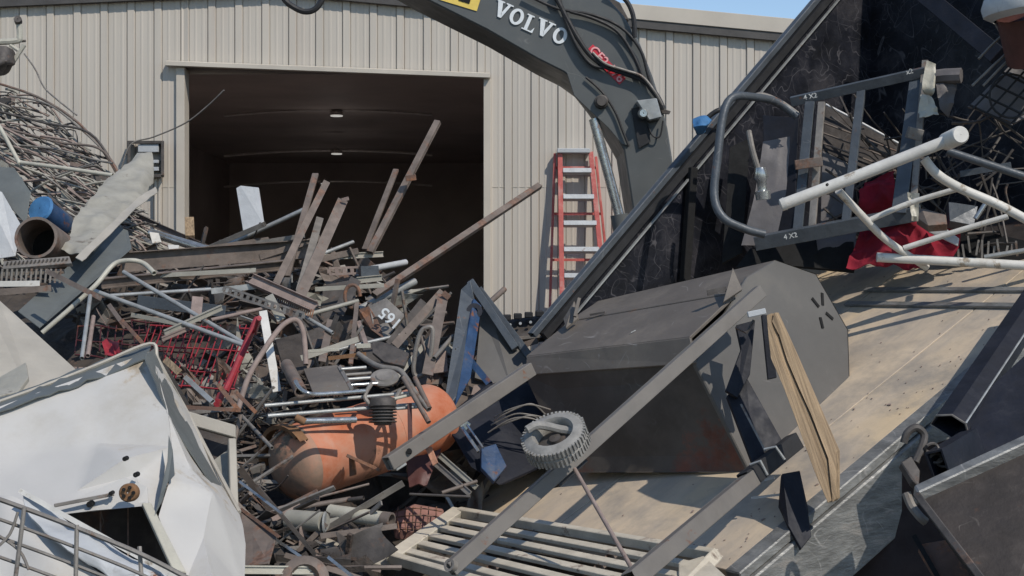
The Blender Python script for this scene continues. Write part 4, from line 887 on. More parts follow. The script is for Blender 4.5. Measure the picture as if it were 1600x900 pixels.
mb = MB(); mb.plate([P(724, 580, 8.9), P(800, 590, 8.8), P(780, 660, 8.5), P(700, 690, 8.3), P(700, 660, 8.4)], .02); make('back_panel', mb, mSteelBr, bf)
bm = thing('blue_machine', 'dark navy cabinet with a chrome latch crammed under the grey leg', 'machine', P(760, 750, 8.0))
mb = MB(); mb.prism([P(690, 655, 8.2), P(760, 600, 8.5), P(860, 600, 8.6), P(870, 700, 8.3), P(835, 735, 8.1), P(780, 760, 7.9), P(735, 730, 7.9)][::-1], (.2, .6, 0)); make('body', mb, mNavy, bm, .01)
mb = MB(); mb.plate([P(752, 700, 7.95), P(775, 693, 8.0), P(792, 728, 7.9), P(772, 752, 7.82), P(752, 730, 7.85)], .03); make('blue_door', mb, mBlue, bm, .003)
mb = MB(); mb.boxbar(P(716, 656, 8.0), P(732, 668, 8.0), .05, .04); mb.boxbar(P(722, 668, 7.98), P(748, 706, 7.9), .02, .03); mb.boxbar(P(730, 664, 7.98), P(755, 700, 7.9), .012, .03); make('latch', mb, mChrome, bm, .003)
for k in range(5):
    j1, j2, j3 = rnd.uniform(-6, 6), rnd.uniform(-7, 7), rnd.uniform(-8, 8)
    bent('grey_cable', 'one strand of the grey cable bunch on the navy cabinet', 'cable', [(768+j1, 652+k*6, 8.05), (795+k+j2, 636+k*6+j1, 8.0), (828+k, 630+k*6+j2, 8.0), (852+j3, 640+k*7, 8.05)], 2.6, mSteelGy, 'grey cable strands on the navy cabinet', hollow=0)
t = thing('track_section', 'black studded track section lying behind the grey cabinet', 'track section', P(835, 520, 9.5))
mb = MB(); mb.plate([P(785, 500, 9.6), P(884, 487, 9.6), P(880, 500, 9.5), P(862, 522, 9.4), P(790, 528, 9.4)], .06); make('web', mb, mSteelDk, t, .005)
for i in range(6):
    mb = MB(); c = P(792+i*17, 496-i*2, 9.52); mb.box(c.x-.028, c.x+.028, c.y-.07, c.y+.05, c.z-.02, c.z+.02); g_ = make('track_pad', mb, mBlack, t, .006)
    mb = MB(); c = P(797+i*16, 508-i*2, 9.44); mb.lathe(c, (0, -1, .2), [(-.01, .01), (.02, .01), (.02, .001)], 8); make('bolt', mb, mGalv, t)
mb = MB(); mb.boxbar(P(785, 531, 9.35), P(868, 522, 9.35), .022, .05); make('lower_edge', mb, mSteelGy, t)
litter('rusty_crumbs', 'rusty crumbs below the studded track section', mRust, 30, (790, 530, 850, 560), ['plate', 'bar'], .5)
bar('rusty_bar', 'short rusty bars jumbled under the studded track section', 'metal bar', (800, 545, 9.2), (840, 532, 9.2), 9, 'flat', mSteelBr)

# ------------------------------------------------------------------ orange tank
ta, tb = P(462, 724, 7.55), P(672, 655, 8.25); tax = (tb-ta).normalized(); tr_ = 60*7.6/F
tk = thing('gas_tank', 'orange rusty round-ended steel tank lying at the foot of the heap', 'tank', (ta+tb)/2-Vector((0, 0, tr_)))
L_ = (tb-ta).length
prof = [(-tr_*.62*math.cos(a)+.02 if True else 0, tr_*math.sin(a)) for a in [R(k) for k in range(0, 91, 10)]]
prof = [(max(-9, p), max(r, .002)) for p, r in prof]+[(.12, tr_), (.125, tr_*1.006), (.14, tr_*1.006), (.145, tr_)]+[(L_*.6, tr_)]+[(L_*.98, tr_)]+[(L_+tr_*.62*math.sin(a), max(.002, tr_*math.cos(a))) for a in [R(k) for k in range(10, 91, 10)]]
mb = MB(); mb.lathe(ta, tax, prof[9:], 48); make('shell', mb, mOrange, tk)
mb = MB(); mb.lathe(ta, tax, prof[:10], 48); make('end_cap', mb, mCap, tk)
mb = MB(); up = Vector((-.35, -.2, .9)).normalized(); c = ta-tax*.06+Vector((-.02, 0, .0))
mb.lathe(ta, tax, [(-.075, tr_*.99), (-.075, tr_*1.10), (-.02, tr_*1.10), (-.02, tr_*.99)], 40, closed=True)
keep = MB()
for f in mb.f:
    cc = sum((mb.v[i] for i in f), Vector())/4
    if (cc-ta).dot(Vector((-.1, .45, .9)).normalized()) > tr_*.25: keep.add([mb.v[i] for i in f], [list(range(len(f)))])
make('end_collar', keep, mOchre, tk)
mb = MB(); mb.lathe(ta+tax*(L_*.62), tax, [(0, tr_*.995), (.003, tr_*1.012), (.012, tr_*1.012), (.015, tr_*.995)], 40, closed=True); make('weld_seam', mb, mOrange, tk)
for s0, sg in ((.40, 1),):
    mb = MB(); base = ta+tax*s0+Vector((-.1, -.86, .15)).normalized()*tr_*.98
    mb.boxbar(P(543, 712, 7.42), P(594, 735, 7.40), .018, .07); mb.plate([P(545, 716, 7.45), P(553, 720, 7.45), P(557, 742, 7.5), P(546, 745, 7.5)], .03); make('mounting_foot', mb, mRust, tk, .002)
mb = MB(); mb.plate([P(664, 700, 7.55), P(674, 697, 7.55), P(684, 722, 7.5), P(676, 728, 7.5)], .012); make('lug', mb, mOrange, tk, .002)
mb = MB(); mb.patch([[P(635, 720, 7.6), P(690, 700, 7.7)], [P(640, 760, 7.5), P(668, 755, 7.5)]], 6, 6, .04, 8, .01); make('skirt', mb, mMaroon, tk)
# compressor parts and pipes lying on the tank
bar('chrome_tube', 'long thin tube on the tank, upper of the two long ones', 'tube', (413, 634, 7.3), (640, 614, 7.7), 6, 'tube', mGalv)
bar('chrome_tube', 'long thin tube on the tank, lower of the two long ones', 'tube', (418, 650, 7.25), (650, 632, 7.65), 6.5, 'tube', mGalv)
bar('chrome_tube', 'bright short chrome tube lying lowest on the tank', 'tube', (474, 658, 7.2), (556, 656, 7.35), 10, 'tube', mChrome)
bar('brass_fitting', 'tarnished brass fitting at the left end of the bright chrome tube', 'fitting', (462, 652, 7.2), (477, 660, 7.2), 12, 'tube', mOchre)
bent('bent_tube', 'bright tube with a left elbow running under the black plate', 'tube', [(462, 596, 7.4), (468, 606, 7.35), (480, 614, 7.3), (500, 616, 7.35), (570, 611, 7.5)], 7, mChrome)
bar('chrome_tube', 'pale tube crossing the tank right of the black motor', 'tube', (600, 640, 7.5), (652, 636, 7.6), 5, 'tube', mGalv)
bar('chrome_tube', 'short tube end above the pale tube right of the motor', 'tube', (612, 624, 7.5), (650, 615, 7.6), 5, 'tube', mCream)
bent('bent_tube', 'thick grey bent tube curving over the grille right of the flange', 'tube', [(560, 553, 8.0), (578, 566, 7.9), (596, 574, 7.8), (622, 578, 7.75), (634, 590, 7.7), (648, 612, 7.6), (670, 640, 7.5)], 9, mSteelGy)
bar('tube_end', 'upper of the two stub tubes pointing down right on the tank', 'tube', (648, 590, 7.65), (671, 638, 7.5), 8, 'tube', mSteelBr)
bar('tube_end', 'lower of the two stub tubes pointing down right on the tank', 'tube', (630, 590, 7.6), (670, 660, 7.42), 8, 'tube', mSteelBr)
bar('short_post', 'thin dark upright post standing on the tank right side', 'post', (640, 630, 7.55), (641, 690, 7.5), 7, 'flat', mMaroon, th=.02)
plate('black_plate', 'flat charcoal plate lying on the tubes above the tank', 'metal plate', [(474, 576, 7.9), (527, 570, 7.9), (546, 608, 7.45), (489, 614, 7.45)], mSmoker, .02)
bar('flat_bar', 'thin flat bar along the right edge of the charcoal plate', 'metal bar', (530, 572, 7.85), (550, 608, 7.45), 6, 'flat', mSteelGy)
for k, (y0, x0, x1, m_) in enumerate(((577, 533, 572, mGalv), (586, 540, 580, mSteelGy), (593, 542, 584, mGalv), (602, 548, 590, mChrome))):
    bar('grille_tube', ('topmost', 'second', 'third', 'lowest')[k]+' of the parallel light tubes right of the charcoal plate', 'tube', (x0, y0, 7.75-.06*k), (x1, y0-3, 7.8-.06*k), 5.5, 'tube', m_)
mt = thing('compressor_pump', 'black compressor pump with a round flange perched on the tank', 'pump', P(595, 680, 7.5))
mb = MB(); mb.lathe(P(601, 593, 7.68), (0, -.5, .85), [(0, .02), (0, .075), (.012, .08), (.02, .075), (.02, .05), (.028, .045), (.028, .002)], 22); make('flange', mb, mSteelGy, mt)
mb = MB(); mb.lathe(P(598, 664, 7.5), (-.02, .15, 1), [(0, .01), (0, .045), (.03, .055), (.08, .055), (.10, .075), (.14, .07), (.15, .04), (.15, .003)], 20); make('cylinder', mb, mSteelDk, mt)
for k in range(5):
    mb = MB(); mb.lathe(P(598, 660-k*5, 7.5), (-.02, .15, 1), [(0, .05), (0, .075), (.006, .075), (.006, .05)], 20, closed=True); make('cooling_fin', mb, mSteelDk, mt)
mb = MB(); mb.tube(catmull([P(580, 600, 7.6), P(570, 620, 7.5), P(585, 635, 7.5), P(610, 632, 7.5), P(625, 610, 7.6)], 4), .012, 8); make('pipe', mb, mSteelGy, mt)
bar('brass_bar', 'short bright cream bar left of the compressor flange', 'metal bar', (480, 549, 8.1), (530, 546, 8.1), 5, 'flat', mCream)
bar('brass_bar', 'small cream bar at the right above the compressor flange', 'metal bar', (557, 541, 8.1), (579, 540, 8.1), 7, 'flat', mCream)
bar('brass_bar', 'ochre bar under the two small cream bars', 'metal bar', (513, 560, 8.0), (572, 553, 8.0), 6, 'angle', mOchre)
bar('rust_roll', 'dark brown roller leaning left of the charcoal plate', 'roller', (448, 570, 7.9), (470, 612, 7.5), 20, 'tube', mSteelBr)

# --- bottom middle
bar('cream_roll', 'cream cylinder lying below the tank', 'roller', (516, 800, 7.1), (600, 812, 6.95), 25, 'tube', mCream)
bar('roller_end', 'brown end ring on the cream cylinder', 'ring', (598, 812, 6.94), (612, 814, 6.92), 27, 'tube', mSteelBr)
bar('rusty_pipe', 'rusty brown pipe lying just under the tank', 'pipe', (440, 798, 7.1), (548, 780, 7.2), 9, 'tube', mSteelBr)
bar('rusty_pipe', 'dark stub at the right end of the pipe under the tank', 'pipe', (545, 781, 7.18), (568, 778, 7.15), 7, 'tube', mSteelDk)
t = thing('brick_cage', 'brick red block wrapped in rusty wire left of the slatted rack', 'cage', P(650, 840, 6.9))
mb = MB(); mb.plate([P(616, 800, 7.85), P(645, 786, 8.0), P(694, 794, 8.0), P(692, 812, 7.9), P(668, 832, 7.7), P(620, 826, 7.7)], .07); make('block', mb, mBrick, t, .01)
mb = MB()
for i in range(6): mb.tube(catmull([P(622+i*12, 792, 7.85), P(621+i*12, 812, 7.68), P(624+i*11, 832, 7.6)], 3), .0035, 5)
for i in range(4): mb.tube(catmull([P(615, 800+i*9, 7.75), P(650, 794+i*11, 7.62), P(690, 799+i*9, 7.75)], 3), .0035, 5)
make('wire_wrap', mb, mRust, t)
plate('white_plate', 'white and grey flat board lying left of the slatted rack', 'board', [(512, 828, 7.1), (575, 852, 7.2), (640, 872, 7.3), (628, 888, 7.2), (560, 876, 7.0), (508, 858, 6.9)], mBeige, .02)
bar('metal_trim', 'thin shiny trim slanting right of the white appliance', 'metal trim', (374, 752, 6.9), (440, 802, 6.6), 4, 'angle', mChrome)
bar('metal_trim', 'thin shiny trim slanting below the squashed tin', 'metal trim', (430, 842, 6.4), (482, 878, 6.1), 4.5, 'angle', mChrome)
bar('metal_trim', 'thin shiny trim at the bottom edge left of the rack', 'metal trim', (512, 870, 6.3), (556, 905, 6.0), 5, 'angle', mChrome)
bar('rusty_bar', 'dark rusty edge bar slanting below the shiny trim', 'metal bar', (376, 795, 6.6), (435, 838, 6.3), 5, 'angle', mRust)
plate('sheet_metal', 'dull mauve brown sheet below the shiny trim at the bottom', 'metal sheet', [(376, 798, 6.6), (432, 838, 6.35), (420, 880, 6.1), (380, 885, 6.15)], mSteelBr, .01)
t = thing('tin_can', 'squashed pale green tin lying below the tank', 'tin', P(485, 830, 6.8))
mb = MB(); mb.tube([P(452, 812, 6.9), P(506, 816, 6.8)], .05, 16); make('shell', mb, mBeigeDk, t)
mb = MB(); mb.lathe(P(506, 816, 6.8), (1, -.1, 0), [(0, .045), (.004, .053), (.01, .045), (.006, .001)], 16); make('lid', mb, mGalv, t)
mb = MB(); mb.lathe(P(476, 905, 5.75), (.15, -.9, .5), [(-.12, .10), (0, .10), (.012, .085), (.012, .06), (-.02, .05), (-.02, .002)], 24)
tag(make('motor_end', mb, mSteelBr), 'round brown motor end cut by the bottom edge', 'motor')
bar('cream_bar', 'cream bar along the bottom edge right of the appliance', 'metal bar', (378, 890, 5.7), (490, 891, 5.8), 13, 'channel', mCream)
bar('metal_rail', 'upper aluminium rail lying diagonally right of the tank', 'metal rail', (688, 712, 7.7), (745, 762, 7.4), 9, 'channel', mBeigeDk)
bar('metal_rail', 'lower aluminium rail lying diagonally right of the tank', 'metal rail', (678, 722, 7.6), (735, 772, 7.3), 9, 'channel', mSteelGy)
bar('metal_trim', 'thin brown rod lying over the wires above the rack corner', 'rod', (690, 770, 7.3), (745, 752, 7.4), 6, 'tube', mSteelBr)
bar('metal_trim', 'thin dark rod crossing below the thin brown rod', 'rod', (640, 772, 7.25), (735, 776, 7.2), 4, 'tube', mSteelDk)

# ------------------------------------------------------------------ white appliance, foreground left
wa = thing('white_appliance', 'crumpled white appliance casing with a dark torn opening at its base', 'appliance', P(170, 900, 5.3))
va = [(-60, 655, 5.95), (60, 612, 6.05), (150, 580, 6.15), (236, 548, 6.25), (262, 640, 5.93), (268, 697, 5.78), (195, 716, 5.60), (120, 766, 5.52), (-60, 790, 5.46), (60, 700, 5.83), (212, 742, 5.62), (262, 745, 5.70), (243, 802, 5.44), (230, 790, 5.40), (100, 803, 5.40), (150, 690, 5.84), (60, 778, 5.49), (40, 800, 5.40)]
mb = MB(); mb.facets([P(*a) for a in va], [[0, 1, 9], [1, 2, 15, 9], [2, 3, 4, 15], [4, 5, 6, 15], [15, 6, 7, 9], [9, 7, 16, 8, 0], [7, 6, 10, 14], [6, 5, 11, 10], [10, 11, 12, 13], [14, 10, 13], [16, 7, 14, 17]], 7, .012, 3.0, 2); make('front_sheet', mb, mWhite, wa, sharp=32)
vb = [(238, 546, 6.26), (300, 652, 6.38), (350, 757, 6.12), (375, 802, 5.92), (383, 850, 5.72), (381, 918, 5.5), (334, 912, 5.15), (332, 770, 5.62), (270, 700, 5.76), (264, 642, 5.92), (290, 908, 5.2), (248, 806, 5.40), (266, 748, 5.56), (300, 730, 5.72), (318, 840, 5.40)]
mb = MB(); mb.facets([P(*a) for a in vb], [[0, 1, 13, 8, 9], [1, 2, 7, 13], [8, 13, 7, 12], [12, 7, 14, 11], [11, 14, 10], [14, 6, 10], [7, 2, 3, 4, 5, 6, 14]], 7, .012, 3.2, 6); make('side_sheet', mb, mWhite, wa, sharp=32)
mb = MB(); mb.patch([[P(-60, 664, 5.90), P(60, 622, 6.00), P(150, 590, 6.10), P(232, 560, 6.20)], [P(-60, 644, 6.06), P(60, 600, 6.16), P(150, 568, 6.26), P(236, 536, 6.36)]], 20, 3, .02, 12, .006, 8); make('top_flange', mb, mGreyPl, wa)
mb = MB(); mb.tube(catmull([P(-60, 648, 6.02), P(60, 606, 6.12), P(150, 571, 6.22), P(234, 537, 6.30), P(246, 560, 6.28), P(262, 590, 6.3), P(290, 640, 6.4), P(345, 745, 6.1), P(374, 800, 5.9)], 6), .009, 6); make('rim', mb, mBeige, wa)
mb = MB(); mb.patch([[P(240, 545, 6.28), P(262, 598, 6.25), P(288, 650, 6.25), P(352, 772, 6.0)], [P(226, 556, 6.12), P(250, 612, 5.98), P(276, 672, 5.9), P(346, 778, 5.85)]], 16, 3, .008, 9, .006, 9); make('side_flange', mb, mGreyPl, wa)
mb = MB(); mb.plate([P(*a) for a in ((264, 680, 5.70), (270, 703, 5.66), (273, 742, 5.52), (262, 754, 5.5), (254, 782, 5.42), (243, 803, 5.36), (250, 775, 5.42), (256, 745, 5.5), (262, 720, 5.6))], .004); make('tear', mb, mGreyPl, wa)
# bracket strip and knob
mb = MB(); mb.plate([P(70, 800, 5.42), P(195, 745, 5.5), P(230, 760, 5.47), P(232, 792, 5.42), P(215, 790, 5.42), P(100, 802, 5.40)], .01); make('bracket', mb, mWhite, wa, .003)
mb = MB(); mb.boxbar(P(85, 790, 5.38), P(178, 772, 5.42), .014, .02); make('bracket_slot', mb, mSteelGy, wa, .002)
for px, py, r in ((140, 788, .012), (195, 717, .009), (212, 742, .010), (173, 771, .008)):
    mb = MB(); mb.lathe(P(px, py, 5.40 if py > 760 else 5.45), (0, -1, 0), [(-.03, r), (.004, r), (.004, .001)], 12); make('screw_hole', mb, mHole, wa)
mb = MB(); mb.lathe(P(200, 770, 5.33), (0, -1, .1), [(-.04, .035), (0, .035), (.006, .03), (.006, .002)], 20); kb = make('knob', mb, mOchre, wa)
for k in range(5):
    a = k*1.257; c = P(200, 770, 5.315)+Vector((.02*math.cos(a), 0, .02*math.sin(a))); mb = MB(); mb.lathe(c, (0, -1, .1), [(-.004, .007), (.003, .007), (.003, .001)], 8); make('knob_hole', mb, mHole, kb)
# interior seen through the opening
mb = MB(); mb.plate([P(60, 780, 6.0), P(240, 760, 6.0), P(300, 905, 5.8), P(80, 920, 5.8)], .01); make('inner_back', mb, mBinRust, wa)
mb = MB(); mb.plate([P(222, 785, 5.4), P(236, 785, 5.42), P(292, 895, 5.2), P(270, 890, 5.2)], .02); make('opening_edge', mb, mCream, wa, .003)
for x in (157, 200): 
    mb = MB(); mb.boxbar(P(x, 792, 5.6), P(x, 870, 5.5), .006, .006); make('inner_rib', mb, mSteelBr, wa)
sheet('folded_sheet', 'folded grey sheet slanting below the appliance opening', 'metal sheet',
      [[(35, 768, 5.2), (110, 812, 5.1), (190, 858, 5.0), (275, 905, 4.9)], [(40, 790, 5.1), (100, 840, 5.0), (180, 880, 4.9), (240, 920, 4.85)], [(60, 815, 5.05), (95, 856, 4.95), (150, 890, 4.9), (200, 925, 4.85)]], mPale, .03, 5, seed=11)
bar('metal_trim', 'white folded edge strip above the folded grey sheet', 'metal trim', (30, 766, 5.15), (280, 905, 4.85), 8, 'angle', mWhiteP)
sheet('white_sheet', 'crumpled white sheet in the bottom left corner behind the wire grid', 'metal sheet',
      [[(-40, 772, 5.3), (40, 785, 5.25), (75, 830, 5.1)], [(-40, 850, 5.1), (40, 850, 5.05), (150, 890, 4.95)], [(-40, 930, 4.9), (60, 930, 4.9), (220, 930, 4.85)]], mWhite, .04, 4, seed=13)
# wire grid in front
wg = MB()
for k, (y0, y1) in enumerate(((781, 903), (812, 934), (840, 962), (871, 990))):
    wg.tube(catmull([P(-30, y0-11, 4.7), P(40, y0+14, 4.68), P(120, y0+44, 4.66), P(218, y0+84, 4.63), P(300, y1+4, 4.6)], 4), .0085 if k == 0 else .006, 6)
for x0, y0, x1, y1 in ((38, 795, 22, 920), (120, 822, 118, 920), (218, 856, 222, 920), (-4, 780, -12, 920)): wg.tube([P(x0, y0-2, 4.66), P(x1, y1, 4.62)], .0075, 6)
for x0, y0, x1, y1, x2, y2 in ((28, 800, 15, 835, -10, 860), (-5, 835, 30, 860, 45, 890)): wg.tube(catmull([P(x0, y0, 4.68), P(x1, y1, 4.66), P(x2, y2, 4.64)], 4), .005, 6)
tag(make('wire_grid', wg, mSteelGy), 'grey wire grid panel across the bottom left corner', 'wire grid')
# beige duct frame
df = thing('metal_box', 'beige boxy metal frame tucked behind the white appliance right edge', 'metal frame', P(340, 800, 6.4))
mb = MB(); mb.plate([P(286, 640, 6.6), P(368, 664, 6.6), P(368, 684, 6.58), P(300, 665, 6.58)], .05); make('top_member', mb, mBeige, df, .004)
mb = MB(); mb.plate([P(357, 684, 6.57), P(369, 684, 6.58), P(373, 795, 6.3), P(360, 790, 6.3)], .05); make('side_member', mb, mBeige, df, .004)
mb = MB(); mb.plate([P(296, 658, 6.75), P(360, 680, 6.75), P(362, 790, 6.5), P(310, 740, 6.6)], .01); make('back_panel', mb, mBinRust, df)
mb = MB(); mb.plate([P(330, 722, 6.62), P(357, 702, 6.65), P(360, 790, 6.4), P(345, 770, 6.45)], .01); make('inner_panel', mb, mBeigeDk, df)

# ------------------------------------------------------------------ grey smoker cabinet on the trailer bed
sm = thing('smoker_cabinet', 'large grey octagonal smoker cabinet tipped over with its square legs in the air', 'smoker', P(1050, 738, 7.8))
p = [P(1086, 568, 7.50), P(1078, 526, 7.50), P(1168, 432, 7.80), P(1212, 406, 7.92), P(1275, 428, 8.02), P(1325, 515, 8.04), P(1328, 605, 7.95), P(1288, 648, 7.75), P(1172, 738, 7.36)]
_a, _b, _c = P(1168, 432, 7.8), P(1328, 605, 7.95), P(1172, 738, 7.36); _n = (_b-_a).cross(_c-_a).normalized()
p = [onplane(x, y, _a, _n) for x, y in ((1086, 568), (1078, 526), (1168, 432), (1212, 406), (1275, 428), (1325, 515), (1328, 605), (1288, 648), (1172, 738))]
q = [P(820, 586, 8.20), P(823, 556, 8.22), P(892, 500, 8.60), P(935, 470, 8.85), P(1000, 480, 9.2), P(1040, 545, 9.3), P(1045, 620, 9.2), P(1010, 665, 8.9), P(892, 738, 8.05)]
mb = MB(); mb.plate([p[0]]+p[2:], .03, away=(p[0]-q[0])*-1); make('end_panel', mb, mSmokerEnd, sm, .006)
mb = MB(); nq = 9
for i in range(3, 8): mb.add([p[i], p[i+1], q[i+1], q[i]], [[0, 1, 2, 3]])
mb.add(q, [list(range(9))]); make('body', mb, mSmoker, sm)
mb = MB(); mb.plate([p[0]+Vector((-.01, .02, 0)), p[8]+Vector((-.01, .02, 0)), q[8], q[0]], .015); make('front_panel', mb, mSoot, sm)
# lid: two top planes and the front lip, thick sheet
pc, qc = lerp(p[1], p[3], .55), lerp(q[1], q[3], .50)
pc = onplane(1150, 458, _a, _n); qc = P(888, 503, 8.5)
mb = MB(); mb.plate([p[1], pc, qc, q[1]], .02); make('lid', mb, mSmoker, sm, .004)
mb = MB(); mb.plate([pc+Vector((0, .003, .006)), p[3], q[3], qc+Vector((0, .003, .006))], .02); make('top_panel', mb, mSmoker, sm, .004)
mb = MB(); mb.plate([p[0]+Vector((0, -.01, 0)), p[1]+Vector((0, -.004, -.003)), q[1]+Vector((0, -.004, -.003)), q[0]+Vector((0, -.01, 0))], .02); make('lid_lip', mb, mSmoker, sm, .004)
mb = MB(); mb.boxbar(P(905, 466, 8.35), P(898, 495, 8.3), .02, .02); mb.plate([P(880, 498, 8.4), P(897, 470, 8.42), P(903, 497, 8.35), P(884, 512, 8.3)], .02); make('hinge_tab', mb, mSmoker, sm, .002)
mb = MB(); mb.plate([P(1145, 418, 7.72), P(1130, 472, 7.6), P(1160, 452, 7.65)], .02); make('hinge_tab', mb, mSmoker, sm, .002)
mb = MB(); mb.boxbar(P(1105, 458, 7.66), P(1135, 452, 7.66), .03, .012); make('hinge_plate', mb, mSteelDk, sm)
mb = MB(); mb.boxbar(P(922, 492, 8.36), P(945, 488, 8.33), .012, .012); make('hinge_pin', mb, mSteelDk, sm)
for (x0_, y0_, x1_, y1_) in ((985, 521, 993, 517),):
    pa, pb = onplane(x0_, y0_, p[1], (q[1]-p[1]).cross(pc-p[1]).normalized()), onplane(x1_, y1_, p[1], (q[1]-p[1]).cross(pc-p[1]).normalized())
    mb = MB(); mb.boxbar(pa+Vector((0, -.004, .004)), pb+Vector((0, -.004, .004)), .005, .002); make('paint_chip', mb, mStick, sm)
# vent slots
cE = P(1285, 487, 7.965); ex1 = (p[5]-p[3]).normalized(); nE = (p[5]-p[2]).cross(p[7]-p[2]).normalized()
if nE.dot(cE-CAM) > 0: nE = -nE
def onE(px, py, off=.004): return onplane(px, py, (p[4]+p[6]+p[8])/3, nE)+nE*off
for a in ((1268, 466, 1279, 480), (1284, 458, 1285, 477), (1290, 489, 1301, 499), (1281, 496, 1285, 513)):
    mb = MB(); mb.boxbar(onE(a[0], a[1], .004), onE(a[2], a[3], .004), .018, .004, facing=-nE); make('vent_slot', mb, mHole, sm)
# legs
def leg(a, b, w, m=mLeg, name='leg', roll=.25, wall=.006):
    mb = MB(); a, b = P(*a), P(*b); ww = w*(a.y+b.y)/2/F; mb.boxtube(a, b, ww, ww*.85, wall, roll); return make(name, mb, m, sm, .003)
la = leg((606, 725, 7.30), (829, 577, 8.0), 22)
lb = leg((703, 890, 6.35), (1188, 455, 7.40), 22)
lc = leg((985, 908, 5.7), (1175, 748, 6.75), 27)
ld = leg((1165, 752, 6.72), (1242, 690, 7.1), 27, mBlack, 'leg_socket')
mb = MB(); mb.boxbar(P(862, 752, 6.72), P(906, 712, 6.82), .078, .075, .25); make('leg_sleeve', mb, mBlack, sm, .002)
mb = MB(); mb.lathe(P(640, 706, 7.36), (0, -1, .3), [(0, .014), (.03, .014), (.03, .001)], 10); make('bolt', mb, mHole, la)
mb = MB(); mb.boxbar(P(612, 728, 7.32), P(628, 718, 7.36), .062, .06, .25); make('foot_cap', mb, mGalv, la, .003)
mb = MB(); mb.lathe(P(708, 885, 6.35), (-.5, -.6, .3), [(0, .03), (.03, .03), (.03, .018), (.01, .014), (.01, .001)], 14); make('caster_socket', mb, mSteelGy, lb)
# top cross piece joining legs at the cabinet
mb = MB(); mb.boxbar(P(1168, 492, 7.15), P(1196, 486, 7.15), .03, .03); make('strap', mb, mPale, sm, .003)
for pts in ([(1150, 508, 7.3), (1180, 500, 7.3), (1172, 585, 7.2), (1152, 622, 7.15), (1134, 610, 7.15), (1158, 545, 7.25)],
            [(1136, 618, 7.2), (1166, 588, 7.25), (1222, 688, 7.1), (1178, 728, 7.0)], [(1190, 492, 7.2), (1200, 492, 7.2), (1214, 590, 7.15), (1200, 593, 7.15)]):
    mb = MB(); mb.plate([P(*a) for a in pts], .03); make('leg_bracket', mb, mNavy, sm, .003)
mb = MB(); mb.boxbar(P(1158, 632, 7.05), P(1196, 705, 6.95), .010, .02); make('bracket_edge', mb, mSteelGy, sm)
mb = MB(); mb.tube([P(1150, 512, 7.22), P(1166, 520, 7.2), P(1178, 500, 7.2)], .008, 6); make('clip', mb, mSteelDk, sm)
for a in (((1172, 726), (1188, 720), (1199, 742)), ((1194, 702), (1212, 698), (1226, 718))):
    mb = MB(); mb.tube([P(a[0][0], a[0][1], 6.72), P(a[1][0], a[1][1], 6.7), P(a[2][0], a[2][1], 6.7)], .007, 6); make('wire_clip', mb, mGalv, sm)
# torn bracket hanging over the rail
mb = MB(); mb.plate([P(1222, 740, 6.75), P(1250, 735, 6.8), P(1262, 790, 6.7), P(1268, 838, 6.6), P(1252, 858, 6.55), P(1232, 820, 6.6), P(1218, 790, 6.7)], .02); make('torn_bracket', mb, mNavy, sm, .003)
for a in ((1175, 778, 1225, 772), (1195, 750, 1210, 746)):
    mb = MB(); mb.boxbar(bedpx(a[0], a[1], .05), bedpx(a[2], a[3], .05), .012, .02); make('bright_strip', mb, mPale, sm)

# plank, ring, rod
mb = MB()
Lf = [(1198, 492), (1200, 524), (1205, 560), (1222, 602), (1240, 648), (1272, 736), (1294, 786)]
Rt = [(1210, 488), (1226, 524), (1244, 563), (1262, 605), (1281, 648), (1306, 706), (1306, 784)]
pk = thing('split_plank', 'splintered tan wooden plank leaning on the cabinet end', 'plank', P(1300, 785, 6.47))
for k, (f0, f1, dz) in enumerate(((0, .36, .0), (.38, .62, .018), (.65, 1, .004))):
    ed = [(lerp(a[0], b[0], f0)+rnd.uniform(-1.2, 1.2), lerp(a[1], b[1], f0)) for a, b in zip(Lf, Rt)]; eg = [(lerp(a[0], b[0], f1)+rnd.uniform(-1.2, 1.2), lerp(a[1], b[1], f1)) for a, b in zip(Lf, Rt)]
    ed[0] = (ed[0][0], ed[0][1]+rnd.uniform(-4, 16)); eg[-1] = (eg[-1][0], eg[-1][1]-rnd.uniform(0, 10))
    for i in range(6):
        pass
    mb = MB(); vs = []
    for a, b in zip(ed, eg): vs += [P(a[0], a[1], 6.95-(a[1]-490)*.0016+dz), P(b[0], b[1], 6.95-(b[1]-490)*.0016+dz)]
    n_ = len(vs); off = Vector((.03, .045, 0)); vs2 = vs+[v+off for v in vs]
    fs = [[2*i, 2*i+2, 2*i+3, 2*i+1] for i in range(6)]+[[n_+2*i, n_+2*i+1, n_+2*i+3, n_+2*i+2] for i in range(6)]+[[2*i, n_+2*i, n_+2*i+2, 2*i+2] for i in range(6)]+[[2*i+1, 2*i+3, n_+2*i+3, n_+2*i+1] for i in range(6)]+[[0, 1, n_+1, n_], [n_-2, 2*n_-2, 2*n_-1, n_-1]]
    mb.add(vs2, fs); make('wood_layer', mb, mWood, pk, .002)
rg = thing('treaded_ring', 'small grey ribbed rubber wheel ring on the cabinet leg', 'wheel', P(870, 720, 6.75))
axr = Vector((-.30, -.52, .80)).normalized(); cR = P(873, 700, 6.60)
mb = MB(); mb.lathe(cR, axr, [(0, .095), (0, .135), (.012, .148), (.045, .150), (.052, .144), (.06, .150), (.09, .146), (.102, .13), (.105, .10), (.09, .09), (.02, .088)], 44, closed=True); make('tyre', mb, mTread, rg)
mb = MB(); u1 = axr.orthogonal().normalized(); u2 = axr.cross(u1)
